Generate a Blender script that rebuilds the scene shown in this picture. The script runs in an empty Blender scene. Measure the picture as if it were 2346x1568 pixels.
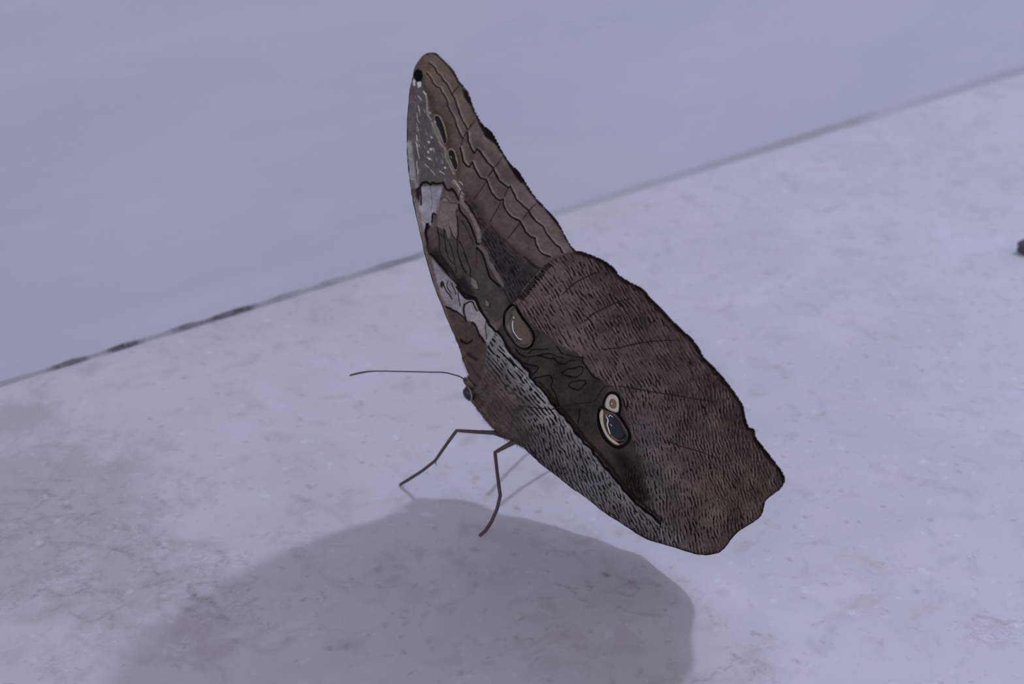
import bpy, bmesh, math, random
import numpy as np
from mathutils import Vector

scene = bpy.context.scene
COL = scene.collection

# ------------------------------------------------------------------ camera
PITCH, ROLL, FPX = 0.520, -0.048, 3301.0          # downward tilt, roll, focal length in pixels of a 2346 wide frame
W0, H0 = 2346.0, 1568.0
DIST = 0.25 * FPX / 3223.0
cp, sp = math.cos(PITCH), math.sin(PITCH)
FW_ = np.array([0, cp, -sp]); RT0 = np.array([1.0, 0, 0]); UP0 = np.array([0, sp, cp])
RT_ = math.cos(ROLL) * RT0 + math.sin(ROLL) * UP0
UP_ = -math.sin(ROLL) * RT0 + math.cos(ROLL) * UP0
CAM = -FW_ * DIST

cam_data = bpy.data.cameras.new('camera')
cam_data.sensor_width = 36.0
cam_data.lens = 36.0 * FPX / W0
cam_data.clip_start = 0.005
cam_data.clip_end = 50
cam = bpy.data.objects.new('camera', cam_data)
COL.objects.link(cam)
from mathutils import Matrix
cam.matrix_world = Matrix(((RT_[0], UP_[0], -FW_[0], CAM[0]), (RT_[1], UP_[1], -FW_[1], CAM[1]),
                           (RT_[2], UP_[2], -FW_[2], CAM[2]), (0, 0, 0, 1)))
scene.camera = cam
cam_data.dof.use_dof = True
cam_data.dof.aperture_fstop = 32.0

# ------------------------------------------------------------------ world, lamps, exposure
vs = scene.view_settings
vs.view_transform = 'Standard'; vs.look = 'None'; vs.exposure = 0.0; vs.gamma = 1.0; vs.use_curve_mapping = False
world = bpy.data.worlds.new('room_light'); scene.world = world
world.use_nodes = True
bg = world.node_tree.nodes['Background']
bg.inputs['Color'].default_value = (0.460, 0.448, 0.548, 1)
bg.inputs['Strength'].default_value = 1.0


def floor_pt(px, py):
    d = FW_ + (px - 1173) / FPX * RT_ - (py - 784) / FPX * UP_
    return CAM - d * (CAM[2] / d[2])


WA, WB = floor_pt(0, 885), floor_pt(2346, 165)
WD = (WB - WA) / np.linalg.norm(WB - WA)                  # along the wall, to the right and away
WN = np.array([WD[1], -WD[0], 0.0])                       # out of the wall
GROUND = floor_pt(1160, 1089.6)                           # floor under the thorax
az, el, ld = 0.10, 1.053, 0.6065
LDIR = (WD * math.cos(az) + WN * math.sin(az)) * math.cos(el) + np.array([0, 0, math.sin(el)])
LAMP = GROUND + LDIR * ld
pl = bpy.data.lights.new('lamp', 'POINT')
pl.energy = 5.0; pl.color = (0.60, 0.67, 1.0); pl.shadow_soft_size = 0.016
lo = bpy.data.objects.new('lamp', pl); lo.location = LAMP; COL.objects.link(lo)

al = bpy.data.lights.new('front_fill', 'AREA')
al.shape = 'RECTANGLE'; al.size = 2.2; al.size_y = 1.6  # unseen soft light added at front left to lift the wall
al.energy = 3.8; al.color = (0.66, 0.72, 1.0)
ao = bpy.data.objects.new('front_fill', al)
ao.location = (-0.45, -1.8, 0.85)
ao.rotation_euler = (Vector((0, 0, 0.02)) - Vector(ao.location)).to_track_quat('-Z', 'Y').to_euler()
COL.objects.link(ao)


# ------------------------------------------------------------------ helpers
def s2l(c):
    c = np.asarray(c, float) / 255.0
    return np.where(c <= 0.04045, c / 12.92, ((c + 0.055) / 1.055) ** 2.4)


def link_mesh(name, verts, faces, mat=None, parent=None, smooth=True):
    me = bpy.data.meshes.new(name)
    me.from_pydata([tuple(v) for v in verts], [], faces)
    me.update()
    if smooth:
        me.polygons.foreach_set('use_smooth', [True] * len(me.polygons))
    ob = bpy.data.objects.new(name, me)
    COL.objects.link(ob)
    if mat: me.materials.append(mat)
    if parent: ob.parent = parent
    return ob


def new_mat(name, color=(0.5, 0.5, 0.5), rough=0.6, spec=0.3):
    m = bpy.data.materials.new(name); m.use_nodes = True
    b = m.node_tree.nodes['Principled BSDF']
    b.inputs['Base Color'].default_value = (*color, 1)
    b.inputs['Roughness'].default_value = rough
    b.inputs['Specular IOR Level'].default_value = spec
    return m


def N(m, kind, **kw):
    n = m.node_tree.nodes.new(kind)
    for k, v in kw.items():
        if k.startswith('i_'):
            key = k[2:]
            n.inputs[int(key) if key.isdigit() else key.replace('_', ' ')].default_value = v
        else:
            setattr(n, k, v)
    return n


def L(m, a, b):
    m.node_tree.links.new(a, b)


def ramp(m, fac, stops):
    r = N(m, 'ShaderNodeValToRGB')
    e = r.color_ramp.elements
    while len(e) < len(stops): e.new(0.5)
    for i, (p, c) in enumerate(stops):
        e[i].position = p
        e[i].color = (c, c, c, 1) if not hasattr(c, '__len__') else (*c, 1)
    L(m, fac, r.inputs[0])
    return r.outputs[0]


def mixc(m, fac, a, b, mode='MIX'):
    n = N(m, 'ShaderNodeMix', data_type='RGBA', blend_type=mode)
    for sock, v in ((n.inputs[0], fac), (n.inputs[6], a), (n.inputs[7], b)):
        if hasattr(v, 'links') or isinstance(v, bpy.types.NodeSocket): L(m, v, sock)
        elif hasattr(v, '__len__'): sock.default_value = (*v, 1)
        else: sock.default_value = v
    return n.outputs[2]


def math_n(m, op, a, b=None):
    n = N(m, 'ShaderNodeMath', operation=op)
    for i, v in enumerate((a, b)):
        if v is None: continue
        if isinstance(v, bpy.types.NodeSocket): L(m, v, n.inputs[i])
        else: n.inputs[i].default_value = v
    return n.outputs[0]


# ------------------------------------------------------------------ stone floor
def stone_material():
    m = new_mat('cream_stone', rough=0.42, spec=0.25)
    b = m.node_tree.nodes['Principled BSDF']
    tc = N(m, 'ShaderNodeTexCoord')
    P = tc.outputs['Object']

    def noise(scale, detail=4, rough=0.55, dist=0.0, off=(0, 0, 0), st=(1, 1, 1)):
        mp = N(m, 'ShaderNodeMapping'); L(m, P, mp.inputs[0])
        mp.inputs[1].default_value = off; mp.inputs[3].default_value = st
        n = N(m, 'ShaderNodeTexNoise', i_Scale=scale, i_Detail=detail, i_Roughness=rough, i_Distortion=dist)
        L(m, mp.outputs[0], n.inputs['Vector'])
        return n.outputs['Fac']
    pale, cream, tan = (0.64, 0.612, 0.625), (0.60, 0.572, 0.57), (0.475, 0.42, 0.39)
    big = ramp(m, noise(22, 4, 0.55), [(0.40, 0.0), (0.68, 1.0)])
    c = mixc(m, big, pale, cream)
    # soft clouding
    cl = ramp(m, noise(75, 5, 0.6, 0.4, (3, 1, 0)), [(0.34, 0.0), (0.72, 1.0)])
    c = mixc(m, math_n(m, 'MULTIPLY', cl, 0.5), c, (0.50, 0.485, 0.485))
    # brown patch with a ragged edge
    sep = N(m, 'ShaderNodeSeparateXYZ'); L(m, P, sep.inputs[0])
    mask = None
    for (px, py, rad, amt) in PATCHES:
        c0 = floor_pt(px, py)
        v = N(m, 'ShaderNodeVectorMath', operation='DISTANCE'); L(m, P, v.inputs[0]); v.inputs[1].default_value = tuple(c0)
        q = math_n(m, 'SUBTRACT', 1.0, math_n(m, 'DIVIDE', v.outputs['Value'], rad))
        q = math_n(m, 'MULTIPLY', math_n(m, 'MAXIMUM', q, 0.0), amt)
        mask = q if mask is None else math_n(m, 'MAXIMUM', mask, q)
    mask2 = None
    for (px, py, rad, amt) in VEINED:
        c0 = floor_pt(px, py)
        v = N(m, 'ShaderNodeVectorMath', operation='DISTANCE'); L(m, P, v.inputs[0]); v.inputs[1].default_value = tuple(c0)
        q = math_n(m, 'SUBTRACT', 1.0, math_n(m, 'DIVIDE', v.outputs['Value'], rad))
        q = math_n(m, 'MULTIPLY', math_n(m, 'MAXIMUM', q, 0.0), amt)
        mask2 = q if mask2 is None else math_n(m, 'MAXIMUM', mask2, q)
    rag = noise(130, 6, 0.65, 0.8, (0, 5, 0))
    br = ramp(m, math_n(m, 'ADD', mask, math_n(m, 'MULTIPLY', math_n(m, 'SUBTRACT', rag, 0.5), 1.6)), [(0.28, 0.0), (0.62, 1.0)])
    c = mixc(m, math_n(m, 'MULTIPLY', br, 0.72), c, tan)
    # fine dark vein fragments, stronger inside the patches
    vo = N(m, 'ShaderNodeTexVoronoi', feature='DISTANCE_TO_EDGE', i_Scale=95.0)
    nd = N(m, 'ShaderNodeTexNoise', i_Scale=160.0, i_Detail=5.0, i_Roughness=0.7); L(m, P, nd.inputs['Vector'])
    wv = N(m, 'ShaderNodeVectorMath', operation='SCALE'); wv.inputs['Scale'].default_value = 0.03
    L(m, nd.outputs['Color'], wv.inputs[0])
    wa = N(m, 'ShaderNodeVectorMath', operation='ADD'); L(m, P, wa.inputs[0]); L(m, wv.outputs[0], wa.inputs[1])
    L(m, wa.outputs[0], vo.inputs['Vector'])
    vl = ramp(m, vo.outputs['Distance'], [(0.0, 1.0), (0.10, 0.0)])
    gate = ramp(m, math_n(m, 'ADD', noise(90, 3, 0.5, 0, (7, 2, 0)), math_n(m, 'MULTIPLY', mask2, 0.40)), [(0.62, 0.0), (0.80, 1.0)])
    vein = math_n(m, 'MULTIPLY', math_n(m, 'MULTIPLY', vl, gate), 0.30)
    c = mixc(m, vein, c, (0.28, 0.25, 0.245))
    # speckles, dark and pale
    sp_ = noise(520, 2, 0.5, 0, (1, 9, 0))
    c = mixc(m, math_n(m, 'MULTIPLY', ramp(m, sp_, [(0.63, 0.0), (0.75, 1.0)]), 0.42), c, (0.30, 0.27, 0.27))
    c = mixc(m, math_n(m, 'MULTIPLY', ramp(m, noise(430, 2, 0.5, 0, (4, 4, 0)), [(0.64, 0.0), (0.74, 1.0)]), 0.45), c, (0.74, 0.73, 0.74))
    c = mixc(m, math_n(m, 'MULTIPLY', ramp(m, noise(190, 3, 0.6, 0.5, (2, 6, 0)), [(0.54, 0.0), (0.74, 1.0)]), 0.42), c, (0.38, 0.36, 0.36))
    at = N(m, 'ShaderNodeAttribute', attribute_name='marks')
    mk_ = math_n(m, 'MULTIPLY', at.outputs['Fac'], ramp(m, noise(700, 3, 0.7, 0, (8, 3, 0)), [(0.34, 0.15), (0.58, 1.0)]))
    c = mixc(m, mk_, c, (0.20, 0.17, 0.16))
    L(m, c, b.inputs['Base Color'])
    bp = N(m, 'ShaderNodeBump', i_Strength=0.06, i_Distance=0.0004)
    L(m, sp_, bp.inputs['Height']); L(m, bp.outputs[0], b.inputs['Normal'])
    return m


VEINED = [(80, 1200, 0.034, 1.0), (330, 1350, 0.026, 0.9), (1720, 1540, 0.012, 0.6), (2250, 1400, 0.014, 0.5), (1420, 1350, 0.012, 0.4)]
PATCHES = [(40, 1190, 0.034, 1.15), (300, 1330, 0.024, 0.8), (1280, 1420, 0.036, 0.34), (800, 1330, 0.03, 0.3),
           (20, 960, 0.016, 0.8), (2080, 1380, 0.02, 0.35), (450, 1450, 0.012, 0.6)]

# floor: one slab, with a fine grid where the camera is close so that the stone's own dark marks can sit on it
def grid_axis(a, b, fine, far):
    n = int(round((b - a) / fine))
    mid = np.linspace(a, b, n + 1)
    g = [0.01, 0.04, 0.15, 0.5, far]
    return np.concatenate([[a - q for q in reversed(g)], mid, [b + q for q in g]])


def dist_seg(X, Y, pts):
    D = np.full(X.shape, 1e9)
    for (x0, y0), (x1, y1) in zip(pts[:-1], pts[1:]):
        dx, dy = x1 - x0, y1 - y0
        t = np.clip(((X - x0) * dx + (Y - y0) * dy) / (dx * dx + dy * dy + 1e-18), 0, 1)
        D = np.minimum(D, np.hypot(X - x0 - t * dx, Y - y0 - t * dy))
    return D


gx = grid_axis(-0.075, 0.085, 0.00032, 1.6)
gy = grid_axis(-0.090, 0.005, 0.00032, 1.6)
GX, GY = np.meshgrid(gx, gy)
marks = np.zeros_like(GX)
rng = np.random.default_rng(5)
MARKS = [  # dark hairlines and pits in the stone, (photo points on the floor), width mm, strength
    ([(1270, 1337), (1290, 1345), (1308, 1350), (1317, 1363)], 0.16, .55), ([(1344, 1332), (1350, 1342), (1355, 1352)], 0.18, .55),
    ([(1385, 1316), (1393, 1318)], 0.38, .75), ([(1440, 1330), (1455, 1340), (1465, 1356), (1450, 1364), (1430, 1364), (1415, 1358)], 0.13, .5),
    ([(1330, 1375), (1345, 1375)], 0.2, .35), ([(1180, 1162), (1190, 1170)], 0.28, .45), ([(1176, 1270), (1185, 1274)], 0.3, .35),
    ([(1240, 1245), (1300, 1270), (1360, 1260)], 0.12, .25), ([(1420, 1390), (1440, 1402), (1520, 1412)], 0.16, .3),
    ([(1615, 1390), (1630, 1415), (1636, 1432)], 0.16, .4), ([(1724, 1450), (1728, 1455)], 0.22, .6), ([(1680, 1500), (1693, 1512), (1700, 1518)], 0.2, .6),
    ([(1814, 1513), (1830, 1520)], 0.24, .6), ([(1660, 1540), (1676, 1520), (1684, 1545)], 0.15, .4), ([(1720, 1560), (1735, 1535), (1765, 1548), (1775, 1565)], 0.15, .45),
    ([(1580, 1565), (1630, 1555), (1650, 1530)], 0.18, .4), ([(2240, 1412), (2280, 1420), (2300, 1430), (2330, 1424)], 0.28, .4),
    ([(430, 1338), (470, 1337), (500, 1335)], 0.2, .5), ([(430, 1340), (436, 1356), (446, 1370), (460, 1380)], 0.28, .6), ([(480, 1370), (492, 1388), (505, 1400)], 0.34, .5),
    ([(480, 1338), (500, 1344)], 0.3, .45), ([(330, 1345), (360, 1338), (395, 1328)], 0.3, .4), ([(75, 1370), (88, 1355), (110, 1352), (140, 1366), (170, 1362), (205, 1345), (190, 1330)], 0.26, .5),
    ([(245, 1255), (275, 1262), (298, 1272), (300, 1280)], 0.3, .5), ([(150, 1160), (158, 1165)], 0.42, .5), ([(62, 1130), (70, 1122), (85, 1128)], 0.4, .4),
    ([(95, 1188), (120, 1185), (150, 1180), (175, 1178), (205, 1192)], 0.3, .4), ([(325, 1315), (330, 1300), (350, 1300), (365, 1320)], 0.24, .45),
    ([(160, 1405), (200, 1425), (235, 1415), (258, 1402), (256, 1440)], 0.26, .4), ([(500, 1415), (508, 1412), (522, 1420), (518, 1432)], 0.24, .4),
    ([(530, 1465), (545, 1470)], 0.34, .4), ([(130, 1540), (138, 1548)], 0.6, .35), ([(750, 1133), (758, 1137)], 0.4, .35), ([(20, 1180), (60, 1200), (95, 1190)], 0.3, .3),
    ([(850, 1065), (858, 1070), (875, 1085)], 0.14, .3), ([(1025, 1065), (1032, 1075)], 0.3, .35), ([(1060, 1090), (1085, 1105), (1100, 1122)], 0.12, .25),
    ([(160, 1258), (165, 1243), (200, 1250), (230, 1252)], 0.3, .35), ([(110, 1230), (130, 1262), (150, 1262)], 0.3, .3), ([(0, 1083), (35, 1085)], 0.3, .4),
]
for q in range(95):          # more short vein fragments in the clouded corner of the stone
    cx_, cy_ = (rng.normal(110, 90), rng.normal(1200, 60)) if q < 40 else (rng.normal(330, 130), rng.normal(1330, 55)) if q < 75 else (rng.uniform(600, 1700), rng.uniform(1180, 1560))
    k_ = rng.integers(2, 5); an = rng.uniform(-0.5, 0.5)
    pts_ = [(cx_, cy_)]
    for _ in range(k_):
        an += rng.normal(0, 0.7)
        pts_.append((pts_[-1][0] + 14 * math.cos(an), pts_[-1][1] + 8 * math.sin(an)))
    MARKS.append((pts_, rng.uniform(0.14, 0.34), rng.uniform(0.18, 0.45) * (1.0 if q < 75 else 0.7)))
for pts, wmm, st in MARKS:
    fp = np.array([floor_pt(*p)[:2] for p in pts])
    fine = [tuple(fp[0])]
    for a, b in zip(fp[:-1], fp[1:]):
        for t in (0.25, 0.5, 0.75, 1.0):
            q = a + (b - a) * t + (rng.normal(0, 0.00012, 2) if t < 1 else 0)
            fine.append(tuple(q))
    x0, y0 = fp.min(0) - 0.003; x1, y1 = fp.max(0) + 0.003
    ix = np.where((gx > x0) & (gx < x1))[0]; iy = np.where((gy > y0) & (gy < y1))[0]
    if len(ix) == 0 or len(iy) == 0: continue
    sl = np.ix_(iy, ix)
    d = dist_seg(GX[sl], GY[sl], fine)
    wv_ = wmm * 1e-3 * (0.9 + 0.5 * rng.random())
    a = st * np.exp(-(d / wv_) ** 2) * (0.75 + 0.5 * rng.random(d.shape))
    marks[sl] = np.maximum(marks[sl], np.clip(a, 0, 0.8))

ny, nx = GX.shape
fv = np.stack([GX.ravel(), GY.ravel(), np.zeros(GX.size)], 1)
idx = np.arange(ny * nx).reshape(ny, nx)
quads = np.stack([idx[:-1, :-1], idx[:-1, 1:], idx[1:, 1:], idx[1:, :-1]], -1).reshape(-1, 4)


def mesh_np(name, verts, quads, mat, parent=None, cols=None, fac=None):
    me = bpy.data.meshes.new(name)
    nv, nf = len(verts), len(quads)
    me.vertices.add(nv); me.loops.add(nf * 4); me.polygons.add(nf)
    me.vertices.foreach_set('co', np.ascontiguousarray(verts, np.float32).ravel())
    me.loops.foreach_set('vertex_index', np.ascontiguousarray(quads, np.int32).ravel())
    me.polygons.foreach_set('loop_start', np.arange(0, nf * 4, 4, dtype=np.int32))
    me.polygons.foreach_set('loop_total', np.full(nf, 4, np.int32))
    me.polygons.foreach_set('use_smooth', np.ones(nf, bool))
    me.update(calc_edges=True)
    if cols is not None:
        a = me.attributes.new('scales', 'FLOAT_COLOR', 'POINT')
        a.data.foreach_set('color', np.concatenate([cols, np.ones((nv, 1))], 1).astype(np.float32).ravel())
    if fac is not None:
        a = me.attributes.new('marks', 'FLOAT', 'POINT')
        a.data.foreach_set('value', fac.astype(np.float32).ravel())
    me.materials.append(mat)
    me.validate()
    ob = bpy.data.objects.new(name, me); COL.objects.link(ob)
    if parent: ob.parent = parent
    return ob


M_STONE = stone_material()
floor = mesh_np('floor', fv, quads, M_STONE, fac=marks.ravel())
floor['kind'] = 'structure'
floor['label'] = 'pale cream stone floor with brown clouding and dark hairline marks'

# ------------------------------------------------------------------ wall and grout joint
def wall_material():
    m = new_mat('pale_wall_tile', rough=0.3, spec=0.4)
    b = m.node_tree.nodes['Principled BSDF']
    tc = N(m, 'ShaderNodeTexCoord')
    mp = N(m, 'ShaderNodeMapping'); L(m, tc.outputs['Object'], mp.inputs[0])
    mp.inputs[3].default_value = (1.0, 1.0, 4.5)
    n1 = N(m, 'ShaderNodeTexNoise', i_Scale=14.0, i_Detail=5.0, i_Roughness=0.6, i_Distortion=0.6); L(m, mp.outputs[0], n1.inputs['Vector'])
    n2 = N(m, 'ShaderNodeTexNoise', i_Scale=60.0, i_Detail=3.0, i_Roughness=0.6); L(m, mp.outputs[0], n2.inputs['Vector'])
    c = mixc(m, ramp(m, n1.outputs['Fac'], [(0.35, 0.0), (0.7, 1.0)]), (0.64, 0.665, 0.735), (0.69, 0.71, 0.775))
    c = mixc(m, math_n(m, 'MULTIPLY', ramp(m, n2.outputs['Fac'], [(0.55, 0.0), (0.75, 1.0)]), 0.3), c, (0.76, 0.765, 0.81))
    L(m, c, b.inputs['Base Color'])
    return m


def along(t, out, z):
    """point t metres along the wall foot, `out` metres in front of its face, z high"""
    p = WA + WD * t + WN * out
    return (p[0], p[1], z)


TLEN = np.linalg.norm(WB - WA)
def sweep(name, prof, t0, t1, mat, seg=1, size=None):
    vs_, fs = [], []
    n = len(prof)
    for k in range(seg + 1):
        t = t0 + (t1 - t0) * k / seg
        k_ = size(t) if size else 1.0
        for (o, z) in prof: vs_.append(along(t, o * (k_ if o > 0 else 1), z * (k_ if z > 0 else 1)))
    for k in range(seg):
        for i in range(n):
            j = (i + 1) % n
            fs.append((k * n + i, k * n + j, (k + 1) * n + j, (k + 1) * n + i))
    fs.append(tuple(range(n - 1, -1, -1))); fs.append(tuple(seg * n + i for i in range(n)))
    ob = link_mesh(name, vs_, fs, mat, smooth=False)
    bm = bmesh.new(); bm.from_mesh(ob.data); bmesh.ops.recalc_face_normals(bm, faces=bm.faces); bm.to_mesh(ob.data); bm.free()
    return ob


gap, bev = 0.0001, 0.0003
prof = [(-bev - 0.0012, gap)]
for k in range(7):
    a = math.pi / 2 * k / 6
    prof.append((-bev + bev * math.sin(a), gap + bev - bev * math.cos(a)))
prof += [(0.0, 2.5), (-0.12, 2.5), (-0.12, gap)]
wall = sweep('wall_back', prof, -1.3, 1.5, wall_material())
wall['kind'] = 'structure'
wall['label'] = 'smooth pale blue grey tiled wall rising from the stone floor'

mg = new_mat('grout', rough=0.8, spec=0.1)
bG = mg.node_tree.nodes['Principled BSDF']
geo = N(mg, 'ShaderNodeTexCoord')
dot = N(mg, 'ShaderNodeVectorMath', operation='DOT_PRODUCT'); L(mg, geo.outputs['Object'], dot.inputs[0]); dot.inputs[1].default_value = tuple(WD)
t_along = math_n(mg, 'DIVIDE', math_n(mg, 'SUBTRACT', dot.outputs['Value'], float(WA @ WD)), float(TLEN))


def wall_t(px):
    """fraction along the wall foot of the point seen at column px"""
    py = 885 - 720 * px / 2346
    return float((floor_pt(px, py) - WA) @ WD / TLEN)


nz = N(mg, 'ShaderNodeTexNoise', i_Scale=900.0, i_Detail=3.0, i_Roughness=0.7); L(mg, geo.outputs['Object'], nz.inputs['Vector'])
tj = math_n(mg, 'ADD', t_along, math_n(mg, 'MULTIPLY', math_n(mg, 'SUBTRACT', nz.outputs['Fac'], 0.5), 0.012))
segs = [(0, .45), (110, .42), (130, .85), (195, .8), (212, .42), (246, .5), (256, 1.0), (305, .92), (330, .4), (390, .5), (412, .8), (455, .7), (490, .88), (570, .92),
        (595, .45), (640, .6), (700, .4), (750, .55), (800, .35), (880, .55), (945, .6), (985, .32), (1300, .24), (1560, .28), (1700, .34), (1830, .4), (1960, .38), (2020, .2), (2200, .28), (2330, .32)]
dirt = ramp(mg, tj, [(wall_t(p), v) for p, v in segs])
nz2 = N(mg, 'ShaderNodeTexNoise', i_Scale=1300.0, i_Detail=3.0, i_Roughness=0.7); L(mg, geo.outputs['Object'], nz2.inputs['Vector'])
dirt = math_n(mg, 'MULTIPLY', dirt, ramp(mg, nz2.outputs['Fac'], [(0.3, 0.7), (0.6, 1.0)]))
gc = mixc(mg, dirt, (0.62, 0.63, 0.67), (0.04, 0.037, 0.04))
L(mg, gc, bG.inputs['Base Color'])
def bead(t):
    """the grout bead is thin at one end of the wall and fuller at the other, with a hand-made wobble"""
    f = min(max(t / TLEN, -0.2), 1.2)
    return 0.52 + 0.75 * f + 0.06 * math.sin(t * 610) + 0.05 * math.sin(t * 1430 + 1) + 0.04 * math.sin(t * 2900 + 2)


grout = sweep('trim_1', [(-0.003, -0.001), (0.0007, -0.001), (0.0007, 0.0), (0.0004, 0.0006), (0.00015, 0.0012), (-0.00005, 0.0016), (-0.003, 0.0016)], -1.3, 1.5, mg, seg=900, size=bead)
grout['kind'] = 'structure'
grout['label'] = 'thin grey grout joint with dark dirt at the foot of the wall'

# ------------------------------------------------------------------ wing plane of the butterfly
YAW, LEAN = 0.782, 0.25
A_ = np.array([math.cos(YAW), -math.sin(YAW), 0])                 # from head to tail along the floor
NN = np.array([-math.sin(YAW), -math.cos(YAW), 0])                # towards the viewer's side
UPW = np.array([0, 0, 1]) * math.cos(LEAN) + NN * math.sin(LEAN)  # up within the closed wings
WNRM = NN * math.cos(LEAN) - np.array([0, 0, 1]) * math.sin(LEAN) # wing normal on the viewer's side


def wp(px, py, d=0.0):
    """traced wing point -> place on the sheet that lies d metres off the mid plane of the closed wings"""
    px = np.asarray(px, float); py = np.asarray(py, float); d = np.asarray(d, float)
    r = FW_ + ((px - 1173) / FPX)[..., None] * RT_ - ((py - 784) / FPX)[..., None] * UP_
    t = ((GROUND - CAM) @ WNRM + d) / (r @ WNRM)
    return CAM + r * t[..., None]


MM = 1e-3
mid = wp(1250.0, 800.0)
cam_data.dof.focus_distance = float((mid - CAM) @ FW_)

# traced outlines (photo coordinates)
def cr(ox, oy, s):
    return lambda *pts: [(ox + x / s, oy + y / s) for x, y in pts]


c1 = cr(880, 100, 4.9); c2 = cr(900, 380, 4.9); c3 = cr(960, 560, 4.9); c4 = cr(1000, 800, 4.9)
c5 = cr(1100, 660, 4.9); c6 = cr(1300, 860, 3.5635); c7 = cr(1180, 540, 3.733)

FW_OUT = [(976, 123.5), (996, 122), (1010, 132), (1027, 147), (1039, 161), (1053, 188), (1064, 200), (1074, 216), (1081, 241), (1093, 269),
          (1104, 288), (1123, 306), (1137, 331), (1151, 357), (1170, 380), (1186, 392), (1199, 410), (1208, 425), (1228, 457), (1251, 484),
          (1275, 510), (1290, 533), (1304, 559), (1318, 579)]
FW_HID = [(1322, 600), (1305, 650), (1255, 705), (1190, 790), (1150, 860), (1118, 905), (1098, 893)]
COSTA = [(1080, 870), (1074, 860), (1060, 827), (1057, 813), (1048, 788), (1031, 750), (1015, 707), (996, 657), (981, 608), (969, 564), (961, 527),
         (951, 486), (944, 453), (938, 417), (934, 386), (931, 355), (930, 324), (930, 284), (932, 253), (935, 222), (939, 194), (944, 177), (947, 159),
         (957, 141), (967, 129)]
HW_OUT = [(1318, 580), (1351, 591), (1381, 604), (1402, 617), (1416, 634), (1440, 650), (1469, 668), (1485, 690), (1512, 714), (1536, 738), (1563, 762),
          (1582, 778), (1598, 800), (1606, 818), (1617, 832), (1641, 859), (1662, 886), (1681, 912), (1697, 936), (1702, 958), (1712, 983), (1724, 988),
          (1729, 1006), (1749, 1031), (1771, 1059), (1791, 1087), (1795, 1107), (1785, 1124), (1763, 1140), (1749, 1155), (1742, 1180), (1735, 1192),
          (1712, 1207), (1690, 1221), (1673, 1239), (1659, 1258), (1642, 1268), (1609, 1271), (1575, 1263), (1533, 1250), (1482, 1236), (1454, 1220),
          (1426, 1202), (1384, 1176), (1342, 1143), (1306, 1118), (1271, 1090), (1241, 1067), (1216, 1043), (1196, 1025)]
HW_BASE = [(1176, 1012), (1150, 985), (1128, 955), (1112, 925), (1104, 895), (1104, 860), (1112, 822), (1117, 795), (1127, 777), (1137, 760), (1150, 742),
           (1155, 718), (1163, 703), (1176, 694), (1190, 680), (1200, 660), (1225, 632), (1252, 606), (1285, 588)]


def smooth_poly(P, n=3, closed=True):
    P = np.array(P, float)
    out = []
    m = len(P)
    rng_ = range(m) if closed else range(m - 1)
    for i in rng_:
        p0, p1, p2, p3 = (P[(i - 1) % m], P[i], P[(i + 1) % m], P[(i + 2) % m]) if closed else \
            (P[max(i - 1, 0)], P[i], P[i + 1], P[min(i + 2, m - 1)])
        for k in range(n):
            t = k / n
            out.append(0.5 * ((2 * p1) + (-p0 + p2) * t + (2 * p0 - 5 * p1 + 4 * p2 - p3) * t * t + (-p0 + 3 * p1 - 3 * p2 + p3) * t ** 3))
    if not closed: out.append(P[-1])
    return np.array(out)


# ------------------------------------------------------------------ scale pattern of the wings, painted in wing space
X0, Y0, XW, YH = 900, 100, 920, 1190
XX, YY = np.meshgrid(np.arange(XW) + X0 + 0.0, np.arange(YH) + Y0 + 0.0)
rngp = np.random.default_rng(11)


def in_poly(X, Y, P):
    P = np.asarray(P, float)
    c = np.zeros(X.shape, bool)
    x0, y0 = P[-1]
    for x1, y1 in P:
        if y0 != y1:
            k = ((y1 > Y) != (y0 > Y)) & (X < (x0 - x1) * (Y - y1) / (y0 - y1) + x1)
            c ^= k
        x0, y0 = x1, y1
    return c


def sdist(X, Y, P):
    """signed distance to a closed polygon, positive inside"""
    P = [tuple(p) for p in P]
    d = dist_seg(X, Y, P + [P[0]])
    return np.where(in_poly(X, Y, P), d, -d)


def box(P, pad):
    P = np.asarray(P, float)
    xa, ya = np.floor(P.min(0) - pad).astype(int); xb, yb = np.ceil(P.max(0) + pad).astype(int)
    xa = max(xa - X0, 0); ya = max(ya - Y0, 0); xb = min(xb - X0, XW); yb = min(yb - Y0, YH)
    return slice(ya, yb), slice(xa, xb)


def gnoise(theta, wl, ln, seed):
    """band-limited noise drawn out along direction theta (radians, image sense)"""
    r = np.random.default_rng(seed).normal(size=(YH, XW))
    fx = np.fft.fftfreq(XW)[None]; fy = np.fft.fftfreq(YH)[:, None]
    fu = fx * math.cos(theta) + fy * math.sin(theta)
    fv_ = -fx * math.sin(theta) + fy * math.cos(theta)
    g = np.exp(-(fu * ln) ** 2 * 4.0) * np.exp(-((np.abs(fv_) - 1.0 / wl) / (0.42 / wl)) ** 2)
    o = np.fft.ifft2(np.fft.fft2(r) * g).real
    return o / o.std()


def lnoise(wl, seed):
    r = np.random.default_rng(seed).normal(size=(YH, XW))
    fx = np.fft.fftfreq(XW)[None]; fy = np.fft.fftfreq(YH)[:, None]
    o = np.fft.ifft2(np.fft.fft2(r) * np.exp(-((fx ** 2 + fy ** 2) * wl * wl))).real
    return o / o.std()


WARP = lnoise(22, 3), lnoise(22, 4)
BREAK = lnoise(13, 5)


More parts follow.
